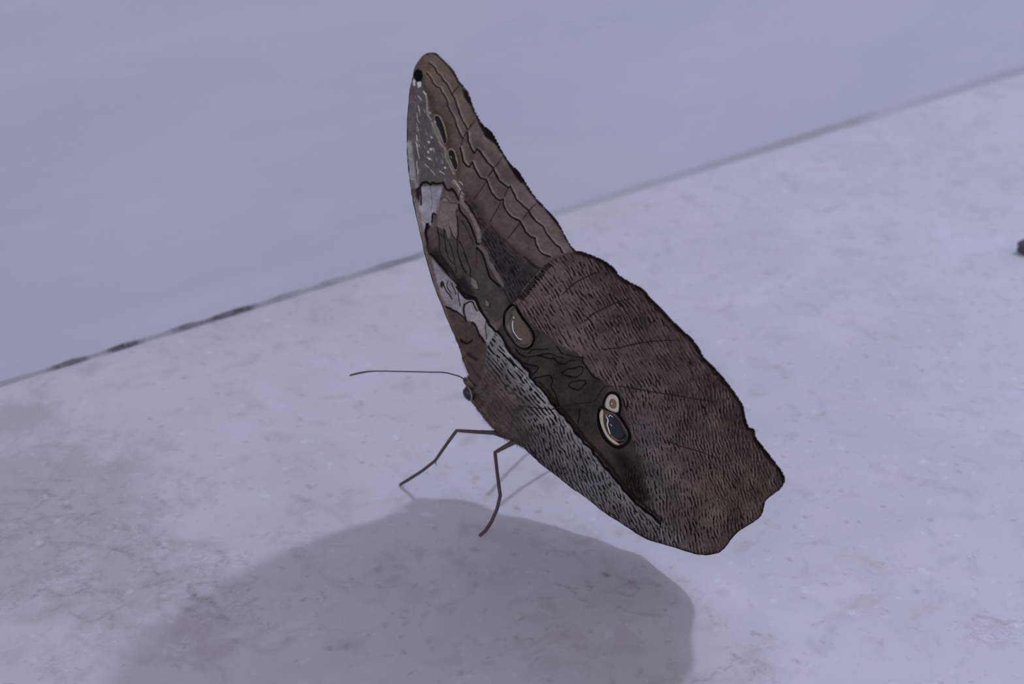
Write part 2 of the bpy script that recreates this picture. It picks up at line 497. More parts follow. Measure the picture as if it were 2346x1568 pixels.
class Canvas:
    def __init__(self, col):
        self.c = np.zeros((YH, XW, 3)) + np.asarray(col, float)

    def fill(self, P, col, soft=1.2, amt=1.0, jit=0.0):
        sl = box(P, soft * 2 + 4)
        d = sdist(XX[sl], YY[sl], P)
        if jit: d = d + WARP[0][sl] * jit
        a = np.clip(d / soft * 0.5 + 0.5, 0, 1)
        a = (a * a * (3 - 2 * a))[..., None] * amt
        self.c[sl] = self.c[sl] * (1 - a) + np.asarray(col, float) * a

    def line(self, P, w, col=(38, 26, 24), amt=1.0, soft=1.0, taper=False, jit=0.8, sm=True):
        P = np.asarray(P, float)
        if sm and len(P) > 2: P = smooth_poly(P, 4, False)
        sl = box(P, w + 4)
        X = XX[sl] + WARP[0][sl] * jit; Y = YY[sl] + WARP[1][sl] * jit
        d = dist_seg(X, Y, [tuple(p) for p in P])
        a = np.clip((w * 0.5 - d) / soft + 0.5, 0, 1)[..., None] * amt
        self.c[sl] = self.c[sl] * (1 - a) + np.asarray(col, float) * a

    def blob(self, x, y, rx, ry, col, amt=1.0, ang=0.0, hard=1.0):
        dx, dy = XX - x, YY - y
        u = dx * math.cos(ang) + dy * math.sin(ang); v = -dx * math.sin(ang) + dy * math.cos(ang)
        a = np.exp(-((u / rx) ** 2 + (v / ry) ** 2) ** hard)[..., None] * amt
        self.c = self.c * (1 - a) + np.asarray(col, float) * a


def sstep(a, b, x):
    t = np.clip((x - a) / (b - a), 0, 1)
    return t * t * (3 - 2 * t)


def streaks(cv, mask, field, dark, light, ad=0.85, al_=0.6, shift=(2, 2), lo_=0.55, hi_=1.15):
    field = field + 0.45 * BREAK
    sh = np.roll(np.roll(field, -shift[1], 0), -shift[0], 1)
    d = (sstep(lo_, hi_, field) * ad * mask)[..., None]
    e = (sstep(0.4, 1.6, sh - field) * (1 - sstep(lo_, hi_, field)) * al_ * mask)[..., None]  # relief highlight beside each dark streak, painted into the colour
    cv.c = cv.c * (1 - e) + np.asarray(light, float) * e
    cv.c = cv.c * (1 - d) + np.asarray(dark, float) * d


DK = (36, 25, 24)
# ---------------- forewing
F = Canvas((100, 85, 82))
F.blob(1000, 150, 42, 60, (118, 98, 80), 0.9, hard=1.5)
F.fill(c1((480, 170), (600, 110), (800, 300), (1060, 850), (925, 1000), (720, 690), (600, 500)), (112, 96, 82), 14, 0.7)
F.fill(c1((945, 1000), (1040, 870), (1340, 1270), (1580, 1560), (1300, 1560), (1010, 1230)) + c2((1310, 240), (1920, 970), (2040, 970), (1620, 380), (1400, 100)), (120, 105, 101), 10, 0.75)
F.fill(c2((1240, 370), (1320, 240), (1540, 500), (1915, 960), (1760, 1020), (1600, 830), (1440, 610)), (112, 96, 94), 5, 0.8)
# dark drawn-out field beside the hindwing
F.fill(c2((800, 290), (940, 420), (1010, 590), (1100, 700), (1290, 870), (1400, 1000), (1640, 1150), (1700, 1200), (1420, 1700), (1280, 1560), (1200, 1400), (1120, 1180), (1000, 850), (930, 600)), (66, 54, 57), 26, 0.95)
g1 = gnoise(math.radians(58), 7.5, 12, 21)
mk = sstep(-8, 12, np.where((XX > 1040) & (YY > 440), sdist(XX, YY, c2((800, 290), (1010, 590), (1250, 860), (1500, 1200), (1640, 1200), (1500, 1330), (1330, 1600), (1200, 1400), (1000, 850), (930, 600))), -50))
streaks(F, mk, g1, (40, 30, 32), (98, 84, 88), 0.7, 0.55)
F.line(c2((1090, 690), (1180, 770), (1280, 850), (1340, 920), (1400, 1000)), 5, (60, 48, 50), 0.5, 3)
F.line(c2((1470, 1030), (1540, 1090), (1640, 1150)), 6, (46, 35, 36), 0.6, 3)
# grey apex patch
F.fill(c1((300, 420), (400, 430), (440, 540), (470, 600), (470, 740), (500, 830), (540, 880), (550, 950), (600, 1050), (640, 1130), (690, 1200), (720, 1300), (690, 1340), (730, 1420), (780, 1500), (800, 1568)) + c2((700, 180), (600, 250), (570, 180), (440, 190), (290, 180), (150, 60)) + c1((200, 1200), (200, 700)), (97, 87, 92), 3, 0.95)
F.fill(c1((230, 1100), (300, 1100), (360, 1560)) + c2((275, 60), (280, 250), (215, 260), (160, 30)), (146, 150, 154), 4, 0.85)
F.fill(c1((300, 480), (350, 700), (350, 1100), (230, 1100), (230, 700)), (108, 98, 103), 5, 0.6)
for q in range(110):      # pale flecks of the apex patch
    x, y = rngp.uniform(945, 1030), rngp.uniform(195, 415)
    if not in_poly(np.array([x]), np.array([y]), c1((330, 480), (440, 560), (470, 740), (560, 980), (680, 1300), (720, 1540), (380, 1540), (340, 900)))[0]: continue
    l = rngp.uniform(3, 9)
    F.line([(x, y), (x + l * 0.35, y + l)], rngp.uniform(1.2, 2.2), (176, 166, 172), rngp.uniform(0.25, 0.7), 1.2)
for (a, b) in (((370, 590), (410, 640)), ((372, 705), (388, 775)), ((360, 790), (370, 870)), ((355, 940), (380, 985)), ((355, 1040), (365, 1090)), ((350, 1120), (380, 1290)), ((360, 1330), (372, 1460)), ((470, 1290), (520, 1310)), ((515, 1420), (555, 1470)), ((630, 1430), (680, 1470)), ((455, 1370), (500, 1395))):
    F.line(c1(a, b), 2.4, (190, 182, 188), 0.75)
for (x, y, r) in ((500, 1110, 16), (520, 1190, 18), (488, 1225, 14), (500, 1300, 14), (530, 1055, 12), (515, 775, 12), (690, 1390, 14)):
    F.fill([(880 + x / 4.9 + r / 4.9 * math.cos(t), 100 + y / 4.9 + r / 4.9 * math.sin(t)) for t in np.linspace(0, 6.2, 10)], (188, 180, 188), 1.5, 0.85)
# ocellus border and brown shade
F.fill(c1((430, 420), (520, 560), (600, 740), (720, 900), (770, 1130), (860, 1250), (860, 1560), (820, 1450), (700, 1150), (560, 820), (480, 620)), (80, 64, 52), 9, 0.8)
F.line(c1((440, 540), (475, 610), (480, 740), (500, 810), (530, 860)), 4, (160, 148, 150), 0.8, 2)
F.line(c1((540, 900), (590, 1010), (640, 1130), (690, 1180), (700, 1290), (740, 1350), (775, 1410), (790, 1450)), 6, (146, 134, 122), 0.8, 3)
F.fill(c1((375, 288), (420, 310), (432, 370), (412, 425), (360, 432), (323, 362), (335, 320)), (18, 12, 16), 1.5)
F.fill(c1((365, 440), (410, 430), (412, 480), (375, 500)), (216, 206, 212), 2.0); F.fill(c1((315, 400), (345, 420), (340, 480), (318, 478)), (200, 192, 198), 2.0)
F.line(c1((440, 545), (470, 570)), 3, (200, 190, 196), 0.8)
# scalloped lines
LA1 = c1((505, 215), (545, 235), (590, 285), (605, 330), (640, 355), (670, 400), (720, 450), (745, 510), (770, 560), (800, 600), (830, 690), (855, 750), (880, 840), (915, 910), (940, 960))
LA2 = c1((940, 990), (950, 1100), (985, 1190), (1020, 1230), (1045, 1185), (1068, 1205), (1110, 1270), (1150, 1340), (1195, 1385), (1215, 1410), (1240, 1450), (1270, 1510)) + c2((1120, 50), (1150, 110), (1185, 175), (1240, 210), (1300, 245), (1320, 228), (1360, 300), (1400, 370), (1460, 430), (1530, 500), (1560, 570), (1600, 630), (1680, 690), (1720, 760), (1780, 830), (1830, 880), (1870, 900), (1915, 970))
LB1 = c1((480, 330), (540, 410), (548, 440), (590, 480), (640, 490), (660, 540), (700, 600), (725, 650), (722, 690), (750, 740), (800, 840), (815, 920), (855, 990), (885, 1060))
LB2 = c1((865, 1165), (880, 1220), (895, 1310), (935, 1370), (960, 1380), (990, 1330), (1010, 1400), (1050, 1460)) + c2((905, 10), (940, 70), (975, 140), (1045, 165), (1065, 230), (1100, 310), (1150, 370), (1200, 390), (1240, 365), (1240, 440), (1290, 520), (1340, 570), (1430, 610), (1460, 680), (1490, 750), (1540, 800), (1590, 815), (1600, 880), (1640, 950), (1700, 990), (1770, 1020))
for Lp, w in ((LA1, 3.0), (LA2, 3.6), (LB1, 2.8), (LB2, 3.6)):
    F.line([(x + 3, y - 2) for x, y in Lp], w + 1.5, (140, 126, 122), 0.7, 3.0, jit=0.5, sm=False)  # pale offset line paints an embossed highlight beside each scallop
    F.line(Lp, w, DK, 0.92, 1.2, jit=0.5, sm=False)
# dark lunules on the margin
for P in (c1((885, 495), (910, 515), (960, 590), (995, 700), (950, 660), (905, 590)), c1((1050, 880), (1110, 920), (1200, 1000), (1270, 1130), (1310, 1240), (1230, 1130), (1130, 1050), (1100, 980)),
          c1((1340, 1290), (1420, 1370), (1510, 1430), (1590, 1560), (1540, 1560), (1480, 1490), (1420, 1400)), c2((1300, 0), (1430, 80), (1520, 220), (1610, 380), (1560, 320), (1490, 210), (1380, 110)),
          c2((1640, 420), (1740, 510), (1850, 640), (1930, 760), (1860, 690), (1760, 570))):
    F.fill(P, (44, 32, 30), 2, 0.9)
F.line(smooth_poly(FW_OUT, 3, False), 3.0, (44, 33, 30), 0.85, 2, sm=False)
F.line(c1((960, 560), (1000, 690), (1030, 800)), 2, (150, 134, 126), 0.5); F.line(c1((1115, 1050), (1200, 1130), (1260, 1210)), 2, (150, 134, 126), 0.55)
# upper band
F.fill(c2((310, 240), (560, 228), (540, 330), (520, 450), (480, 545), (440, 560), (425, 660), (400, 690), (350, 740), (280, 760), (215, 400), (250, 370), (300, 440)), (143, 140, 156), 3.5, 0.95)
F.fill(c2((540, 350), (620, 330), (740, 420), (728, 600), (735, 780), (720, 825), (690, 800), (640, 680), (650, 800), (620, 825), (590, 760), (560, 720), (490, 690), (500, 560), (475, 540)), (122, 108, 103), 4, 0.95)
# brown cell
F.fill(c2((400, 690), (490, 690), (560, 730), (600, 820), (650, 820), (720, 830), (740, 420), (800, 560), (900, 780), (950, 900), (1060, 1130), (1190, 1370), (1300, 1540), (1330, 1700), (1150, 1750), (960, 1560), (840, 1450), (740, 1330), (590, 1190), (400, 980), (375, 830)), (86, 74, 69), 3, 0.95)
F.fill(c2((400, 800), (520, 980), (700, 1220), (900, 1440), (880, 1480), (740, 1330), (590, 1190), (400, 980)), (54, 41, 41), 10, 0.85)
F.fill(c2((700, 1260), (800, 1240), (860, 1330), (900, 1430), (850, 1460), (770, 1400)), (52, 40, 48), 7, 0.8)
F.fill(c2((400, 690), (480, 700), (500, 880), (440, 960), (395, 880)), (96, 80, 80), 6, 0.7)
# light rib
F.line(c2((690, 170), (750, 260), (775, 370), (830, 470), (885, 560), (925, 650), (952, 760), (972, 840)), 9, (122, 108, 110), 0.95, 2.5)
F.line(c2((965, 900), (1020, 960), (1075, 1060), (1125, 1160), (1180, 1250), (1225, 1340)), 9, (114, 100, 102), 0.95, 2.5)
F.line(c2((745, 430), (800, 560), (870, 660), (900, 770), (940, 860), (962, 880)), 3.4, DK); F.line(c2((940, 920), (1000, 1010), (1050, 1130), (1100, 1240), (1190, 1360)), 3.6, DK)
F.line(c2((810, 390), (870, 480), (930, 580), (980, 660)), 4, (50, 38, 40), 0.8, 2)
F.line(c2((985, 820), (1040, 880), (1100, 960)), 3, (50, 38, 40), 0.7, 2)
for (a, b) in (((690, 150), (740, 230)), ((720, 200), (770, 270)), ((745, 165), (790, 210)), ((780, 290), (800, 320)), ((760, 330), (790, 350))):
    F.line(c2(a, b), 2, (190, 180, 186), 0.7)
F.line(c2((770, 270), (750, 340)), 2, DK, 0.8)
# dark band under the apex patch
F.line(c2((220, 275), (250, 290), (300, 240), (320, 197), (350, 192), (410, 218), (430, 192), (500, 205), (570, 186), (600, 250), (620, 272), (670, 265), (710, 310), (740, 370)), 5.5, (42, 31, 36), 0.92, 1.6, jit=1.0, sm=False)
F.fill(c2((212, 280), (290, 258), (302, 330), (285, 385), (250, 350), (228, 350)), (52, 42, 50), 3, 0.9)
F.line(c2((300, 240), (310, 340), (315, 440)), 3.2, (46, 34, 40), 0.9)
F.line(c2((400, 250), (425, 300), (430, 380), (425, 520)), 1.8, (98, 90, 104), 0.6); F.line(c2((540, 340), (530, 430), (505, 540)), 2, (96, 84, 86), 0.6)
F.line(c2((540, 370), (590, 345), (640, 390)), 2.4, (60, 47, 47), 0.7); F.line(c2((560, 410), (640, 410), (730, 420)), 2.4, (70, 57, 56), 0.6)
# thick line D and veinlets
F.line(c2((385, 655), (366, 740), (376, 830), (400, 970), (450, 1010), (530, 1110), (590, 1190), (640, 1262), (700, 1310), (740, 1330), (780, 1410), (840, 1450), (930, 1500), (960, 1550)), 5, DK, 0.95, 1.4)
F.fill(c2((365, 655), (395, 648), (412, 690), (395, 720), (370, 700)), DK, 2, 0.9)
F.line(c2((430, 640), (438, 560), (450, 540), (470, 552)), 3.4, (40, 30, 34), 0.9)
for P, w in ((((500, 700), (512, 800), (522, 950), (560, 1050), (640, 1150), (700, 1220)), 2.6), (((575, 715), (572, 800), (600, 960), (640, 1060), (690, 1110)), 2.6), (((575, 715), (590, 760), (600, 800), (640, 850), (670, 960), (700, 1080), (712, 1200)), 2.2),
             (((640, 690), (660, 760), (690, 800), (720, 830)), 2.0), (((735, 480), (720, 540), (740, 640), (740, 750), (722, 830), (730, 900), (742, 990), (780, 1110), (822, 1200)), 2.8), (((740, 840), (800, 950), (830, 1060), (860, 1150), (876, 1240)), 2.6),
             (((790, 620), (850, 750), (900, 880)), 1.8), (((500, 750), (560, 800), (620, 850)), 1.8), (((930, 920), (940, 1020), (930, 1140)), 1.6)):
    F.line(c2(*P), w, (46, 34, 33), 0.8)
# costal strip
F.line(smooth_poly(COSTA[2:14], 3, False) + np.array([6, 0]), 8, (112, 100, 98), 0.75, 4, sm=False)
F.line(smooth_poly(COSTA[1:], 3, False), 2.6, (52, 42, 42), 0.8, 1.6, sm=False)
# lower white band
F.fill(c3((135, 140), (280, 320), (400, 430), (430, 480), (520, 600), (640, 650), (690, 740), (750, 830), (870, 960), (820, 1080), (770, 1150), (755, 1100), (700, 1040), (640, 960), (600, 880), (530, 870), (480, 790), (400, 750), (310, 700), (245, 550), (195, 380)), (136, 130, 142), 3, 0.95)
F.fill(c3((520, 665), (590, 652), (625, 700), (700, 760), (742, 830), (750, 1000), (710, 1020), (640, 890), (530, 850)), (150, 139, 148), 3, 0.9)
F.fill(c3((755, 870), (860, 965), (820, 1080), (770, 1140), (752, 1020)), (142, 142, 148), 3, 0.9)
F.fill(c3((310, 702), (430, 760), (520, 845), (600, 885), (660, 1000), (745, 1095), (760, 1250), (780, 1420), (640, 1640), (490, 1300), (350, 930)), (88, 73, 68), 3, 0.95)
for P, w in ((((305, 700), (350, 715), (400, 755), (460, 780), (520, 845)), 4), (((590, 882), (630, 910), (670, 1000), (742, 1095)), 4.5), (((470, 1080), (505, 1105), (545, 1110), (595, 1080)), 5),
             (((510, 672), (500, 730), (512, 790), (530, 860)), 3.4), (((508, 668), (560, 642), (600, 660), (612, 692), (660, 742)), 3.6), (((265, 440), (300, 520), (340, 580), (372, 612)), 2.4), (((322, 418), (310, 470), (352, 560)), 2.0),
             (((360, 440), (390, 500), (410, 560)), 2), (((430, 482), (440, 560), (462, 690)), 2.4), (((752, 860), (752, 980), (760, 1060)), 1.8)):
    F.line(c3(*P), w, (44, 33, 32), 0.88)
F.fill(c3((240, 425), (262, 410), (280, 440), (262, 490), (240, 470)), (44, 34, 32), 2, 0.9)
F.line(c3((540, 1225), (600, 1260), (650, 1300)), 7, (58, 45, 43), 0.8, 4); F.line(c3((560, 1330), (620, 1420), (680, 1500)), 6, (64, 51, 48), 0.6, 4)
F.line(c3((430, 480), (520, 592), (620, 622), (690, 732), (742, 822), (830, 950), (900, 1000)), 6, DK, 0.95, 1.8)
for P in (c3((585, 368), (640, 420), (668, 500), (632, 508), (585, 452)), c3((752, 618), (788, 660), (782, 702), (748, 690))):
    F.fill([(x + 1.5, y + 1) for x, y in P], DK, 4, 0.9); F.fill(P, (122, 110, 112), 1.5)
F.c *= (1 + 0.03 * lnoise(9, 31) + 0.03 * lnoise(30, 32))[..., None]

# ---------------- hindwing
H = Canvas((85, 71, 65))
E_ = c3((870, 960), (900, 1000), (960, 1100), (1030, 1210), (1120, 1310), (1200, 1390), (1260, 1480)) + c4((1040, 290), (1130, 400), (1230, 510), (1300, 620), (1380, 710), (1500, 840), (1600, 980), (1720, 1110), (1830, 1230), (1950, 1370)) + c6((400, 850), (470, 940), (560, 1030), (640, 1100), (760, 1200))
BANDR = c5((380, 190), (600, 430), (700, 500), (850, 600), (960, 670), (1100, 745), (1160, 830), (1220, 920), (1330, 1030), (1400, 1080), (1540, 1130), (1590, 1240)) + c6((500, 420), (530, 560), (590, 700), (625, 820), (640, 900), (690, 1050), (720, 1150))
# tones of the outer field
H.blob(1285, 690, 130, 62, (113, 96, 90), 0.85, 0.9)
H.blob(1330, 760, 150, 45, (108, 91, 86), 0.8, 0.75)
H.blob(1430, 850, 120, 40, (98, 83, 84), 0.75, 0.9)
H.blob(1495, 1010, 40, 100, (97, 86, 98), 0.9, -0.35)  # purple sheen of the wing pleats, painted into the colour
H.blob(1555, 1100, 26, 120, (110, 93, 87), 0.8, -0.3)  # lighter pleat ridge, its light painted in as a pinkish band
H.blob(1635, 1165, 24, 75, (110, 95, 88), 0.75, 0.35)
H.blob(1500, 1110, 30, 60, (92, 88, 96), 0.7, -0.5)
H.blob(1690, 1070, 22, 16, (112, 98, 92), 0.8)
H.blob(1700, 1130, 75, 85, (86, 72, 60), 0.75)
H.blob(1430, 735, 45, 30, (64, 53, 48), 0.7, -0.3)
H.blob(1345, 690, 40, 22, (88, 75, 68), 0.7, -0.4)
H.blob(1660, 930, 40, 110, (70, 56, 50), 0.6, -0.5)
f1 = gnoise(math.radians(57), 8.2, 13, 41); f2 = gnoise(math.radians(76), 7.8, 8, 42); f3 = gnoise(math.radians(50), 8.2, 15, 43); f4 = gnoise(math.radians(66), 7.6, 9, 44)
w2 = sstep(820, 960, YY + (XX - 1500) * 0.2)
fo = f1 * (1 - w2) + f2 * w2
fo = fo / np.sqrt((1 - w2) ** 2 + w2 ** 2)
one = np.ones_like(fo)
amp = np.clip(0.75 + 0.25 * lnoise(40, 45), 0.35, 1.0)
streaks(H, amp, fo, (36, 27, 24), (122, 104, 98), 0.85, 0.75, (3, 1))
# smooth dark eyespot band
BAND = E_ + BANDR[::-1]
BAND_P = [(1128, 752), (1150, 705), (1172, 690)] + BANDR + E_[::-1]
H.fill(BAND_P, (73, 63, 58), 5, 0.96, jit=1.5)
H.fill(c6((380, 640), (470, 640), (600, 860), (690, 1060), (720, 1160), (640, 1090), (480, 930)), (54, 43, 42), 14, 0.85)
mk = sstep(-2, 10, sdist(XX, YY, c6((420, 780), (560, 720), (660, 900), (760, 1200), (640, 1090), (480, 930))))
streaks(H, mk, f2, (36, 26, 26), (86, 72, 72), 0.6, 0.45)
# grey inner field
INNER = E_ + [(1470, 1232)] + HW_OUT[42:] + [(1176, 1012), (1090, 930), (1090, 850), (1112, 800), (1130, 760)]
H.fill(INNER, (100, 96, 103), 2.5, 0.97, jit=1.0)
TAILP = c6((560, 1030), (700, 1080), (800, 1180), (900, 1280), (1000, 1380), (1060, 1460), (960, 1430), (830, 1390), (650, 1340), (550, 1285), (480, 1150))
H.fill(TAILP, (98, 92, 98), 16, 0.6, jit=3)
dE = dist_seg(XX, YY, E_)
ins = in_poly(XX, YY, INNER)
a = (np.exp(-(dE / 26) ** 2) * ins * (0.9 - 0.5 * sstep(900, 1080, YY)))[..., None]
H.c = H.c * (1 - a) + np.array((148, 147, 156.0)) * a * 1.0
dm = dist_seg(XX, YY, [tuple(p) for p in HW_OUT[38:]])
a = (np.exp(-(dm / 20) ** 2) * ins)[..., None] * 0.75
H.c = H.c * (1 - a) + np.array((84, 75, 74.0)) * a
H.blob(1360, 1120, 60, 34, (104, 104, 124), 0.55, 0.7)
w4 = sstep(930, 1010, YY)
fi = (f3 * (1 - w4) + f4 * w4) / np.sqrt((1 - w4) ** 2 + w4 ** 2)
mi = ins * np.clip(sstep(4, 15, dE) * 0.9 + 0.18, 0, 1) * (1 - 0.22 * w4)
streaks(H, mi, fi, (28, 22, 23), (128, 124, 132), 0.92, 0.5, (3, 1), 0.15, 0.85)
streaks(H, sstep(-10, 10, sdist(XX, YY, TAILP)) * (~ins), f2, (36, 28, 28), (124, 116, 122), 0.8, 0.7, (3, 1), 0.3, 1.0)
# brown fleece at the wing base
H.fill([(1085, 850), (1112, 815), (1130, 850), (1180, 900), (1210, 925), (1200, 960), (1225, 1010), (1200, 1030), (1160, 1010), (1100, 950)], (92, 78, 73), 26, 0.92)
g5 = gnoise(math.radians(52), 9, 22, 46)
streaks(H, sstep(-20, 20, sdist(XX, YY, [(1085, 850), (1115, 830), (1190, 900), (1210, 940), (1210, 1010), (1160, 1010), (1100, 950)])), g5, (66, 54, 50), (112, 97, 90), 0.45, 0.4)
# boundary line E
H.line(E_, 6, (30, 22, 24), 0.95, 2.0, sm=False, jit=1.2)
H.line([(x + 9, y - 6) for x, y in E_[:9]], 8, (72, 63, 68), 0.6, 4, sm=False)
H.line([(x + 6, y - 5) for x, y in E_[8:]], 7, (40, 30, 32), 0.6, 4, sm=False)
# drawing inside the band
for P, w in ((((540, 730), (580, 692), (650, 685), (760, 690)), 2.6), (((860, 650), (900, 710), (935, 745)), 3.0), (((640, 765), (700, 772), (790, 802), (822, 790), (870, 842), (950, 855), (990, 826), (1060, 815)), 3.4),
             (((510, 785), (640, 762), (730, 742), (800, 742), (870, 772), (930, 792)), 2.2), (((910, 962), (960, 922), (1060, 902), (1120, 886), (1152, 910), (1140, 952), (1100, 990), (1030, 1000), (960, 988), (910, 962)), 2.6),
             (((1000, 1080), (1040, 1046), (1120, 1040), (1182, 1050), (1186, 1085), (1140, 1130), (1060, 1136), (1012, 1112), (1000, 1080)), 2.6), (((480, 840), (560, 870), (642, 890), (622, 940), (590, 992)), 3.0),
             (((600, 1022), (700, 992), (780, 980), (816, 1022), (790, 1080), (800, 1130), (842, 1180), (860, 1260), (882, 1330)), 2.8), (((400, 680), (440, 740), (500, 780)), 3.4),
             (((1140, 790), (1160, 860), (1222, 930), (1260, 990), (1332, 1032)), 3.4), (((1120, 1352), (1102, 1450), (1096, 1530)), 2.6), (((960, 745), (1060, 770), (1150, 800)), 2.0)):
    H.line(c5(*P), w, (34, 25, 23), 0.85)
H.line(c5((1150, 760), (1210, 850), (1260, 930), (1310, 1000)), 7, (98, 82, 82), 0.7, 4)
H.fill(c5((520, 860), (620, 895), (600, 970), (560, 920)), (60, 54, 58), 2, 0.6)
# toothed front edge and dark outer fringe
for i in range(26):
    t = i / 25
    x, y = 1188 + (1256 - 1188) * t, 682 + (602 - 682) * t
    x += 3; y += 3
    H.line([(x - 3, y - 3), (x + 5, y + 3 + 2 * rngp.random())], 2.6, DK, 0.85)
H.line(smooth_poly(HW_OUT[:42], 3, False), 7, (56, 43, 37), 0.65, 7, sm=False)
H.line(smooth_poly(HW_OUT, 3, False), 2.6, (32, 24, 22), 0.7, 2, sm=False)
H.c *= (1 + 0.03 * lnoise(8, 51) + 0.05 * lnoise(45, 52))[..., None]

# observed tones are as seen in the dim room light; turn them into reflectance
GAIN = np.array([2.5, 2.5, 2.05])


def tone(c):
    c = np.clip(c, 0, 255)
    lum = c.mean(-1, keepdims=True)
    return np.clip(c - lum, -60, 60) * 0.68 + np.interp(lum, [0, 20, 36, 50, 64, 86, 104, 150, 226, 255], [0, 2, 9, 24, 41, 65, 82, 130, 212, 245])


def albedo(c): return np.clip(s2l(np.clip(c, 0, 255)) * GAIN, 0.0015, 0.9)


def sample(cv, px, py):
    x = np.clip(px - X0, 0, XW - 1.001); y = np.clip(py - Y0, 0, YH - 1.001)
    xi, yi = x.astype(int), y.astype(int); fx, fy = (x - xi)[:, None], (y - yi)[:, None]
    c = cv.c
    v = c[yi, xi] * (1 - fx) * (1 - fy) + c[yi, np.minimum(xi + 1, XW - 1)] * fx * (1 - fy) + c[np.minimum(yi + 1, YH - 1), xi] * (1 - fx) * fy + c[np.minimum(yi + 1, YH - 1), np.minimum(xi + 1, XW - 1)] * fx * fy
    return albedo(tone(v))


m_wing = new_mat('wing_scales', rough=0.7, spec=0.08)
b_ = m_wing.node_tree.nodes['Principled BSDF']
at = N(m_wing, 'ShaderNodeAttribute', attribute_name='scales')
tcw = N(m_wing, 'ShaderNodeTexCoord')
nw = N(m_wing, 'ShaderNodeTexNoise', i_Scale=5200.0, i_Detail=2.0); L(m_wing, tcw.outputs['Object'], nw.inputs['Vector'])
cw = mixc(m_wing, 1.0, at.outputs['Color'], ramp(m_wing, nw.outputs['Fac'], [(0.3, 0.88), (0.7, 1.1)]), 'MULTIPLY')
L(m_wing, cw, b_.inputs['Base Color'])

# body axis, in wing space: (x, y, radius) in traced units
AXIS = np.array([(1070, 884, 9), (1080, 893, 19), (1096, 905, 27), (1114, 922, 31), (1136, 944, 36), (1160, 964, 40), (1185, 984, 35), (1215, 1004, 26),
                 (1260, 1036, 22), (1310, 1072, 20), (1365, 1112, 16), (1415, 1148, 10), (1440, 1165, 4)], float)
UNIT = float((wp(1200.0, 900.0) - CAM) @ FW_) / FPX       # metres per traced unit near the body


def bulge(px, py):
    """the closed wings stand apart where the body lies between them"""
    d = dist_seg(px, py, [tuple(p[:2]) for p in AXIS[3:]])
    return 1.75 * MM * np.exp(-(d / 62.0) ** 2)


def pleat(px, py):
    u = (px - 1130) * 0.80 + (py - 850) * 0.60
    v = -(px - 1130) * 0.60 + (py - 850) * 0.80
    a = np.arctan2(v, u + 80)
    return 0.16 * MM * np.sin(a * 16.0) * np.clip(np.hypot(u, v) / 500, 0, 1)


def wing(name, outline, cv, base_d, side, step, parent, fr=0.0, extra=True):
    out = np.asarray(outline, float)
    if fr:
        out = out + np.random.default_rng(8).normal(0, fr, out.shape)
    xa, ya = out.min(0) - 2 * step; xb, yb = out.max(0) + 2 * step
    X, Y = np.meshgrid(np.arange(xa, xb, step), np.arange(ya, yb, step))
    insd = in_poly(X, Y, out)
    # only points close to the edge need a distance
    pad = insd.copy()
    for ax in (0, 1):
        for s in (1, -1): pad |= np.roll(insd, s, ax)
    pad2 = pad.copy()
    for ax in (0, 1):
        for s in (1, -1): pad2 |= np.roll(pad, s, ax)
    edge = pad2 & ~insd
    ex, ey = X[edge], Y[edge]
    P, Q = out, np.roll(out, -1, 0)
    best = np.full(ex.shape, 1e9); bx, by = ex.copy(), ey.copy()
    for (x0, y0), (x1, y1) in zip(P, Q):
        dx, dy = x1 - x0, y1 - y0
        t = np.clip(((ex - x0) * dx + (ey - y0) * dy) / (dx * dx + dy * dy + 1e-12), 0, 1)
        qx, qy = x0 + t * dx, y0 + t * dy
        dd = np.hypot(ex - qx, ey - qy)
        k = dd < best
        best[k] = dd[k]; bx[k] = qx[k]; by[k] = qy[k]
    near = best < step * 0.75
    use = insd.copy()
    tmp = use[edge]; tmp |= near; use[edge] = tmp
    X[edge] = np.where(near, bx, ex); Y[edge] = np.where(near, by, ey)
    idm = np.arange(X.size).reshape(X.shape)
    ok = use[:-1, :-1] & use[:-1, 1:] & use[1:, 1:] & use[1:, :-1]
    q = np.stack([idm[:-1, :-1][ok], idm[1:, :-1][ok], idm[1:, 1:][ok], idm[:-1, 1:][ok]], 1)
    keep = np.zeros(X.size, bool); keep[q.ravel()] = True
    remap = np.cumsum(keep) - 1
    q = remap[q]
    px, py = X.ravel()[keep], Y.ravel()[keep]
    mid_ = wp(px, py, base_d + bulge(px, py))             # where the sheet lies on the viewer's side
    if side > 0:
        v = mid_ + WNRM * pleat(px, py)[:, None]
    else:                                                  # mirror through the mid plane of the body
        dist = (mid_ - GROUND) @ WNRM
        v = mid_ + WNRM * (pleat(px, py) - 2 * dist)[:, None]
        q = q[:, ::-1]
    ob = mesh_np(name, v, q, m_wing, parent, cols=sample(cv, px, py))
    so = ob.modifiers.new('thickness', 'SOLIDIFY'); so.thickness = 0.00007; so.offset = -1.0
    return ob


bf = bpy.data.objects.new('butterfly', None); COL.objects.link(bf)
bf['label'] = 'brown butterfly with closed eyespotted wings standing on the pale stone floor'
bf['category'] = 'butterfly'
FWO = np.concatenate([smooth_poly(FW_OUT + FW_HID + COSTA, 4)])
HWO = np.concatenate([smooth_poly(HW_OUT + HW_BASE, 4)])
D_F, D_H = 0.10 * MM, 0.22 * MM
fw1 = wing('forewing', FWO, F, D_F, 1, 1.05, bf, 0.35)
hw1 = wing('hindwing', HWO, H, D_H, 1, 1.05, bf, 0.35)
fw2 = wing('forewing', FWO, F, D_F, -1, 4.0, bf)
hw2 = wing('hindwing', HWO, H, D_H, -1, 4.0, bf)
fw1['label'] = 'brown forewing with scalloped dark lines and grey white bands'
hw1['label'] = 'streaky brown hindwing with two eyespots and grey inner edge'

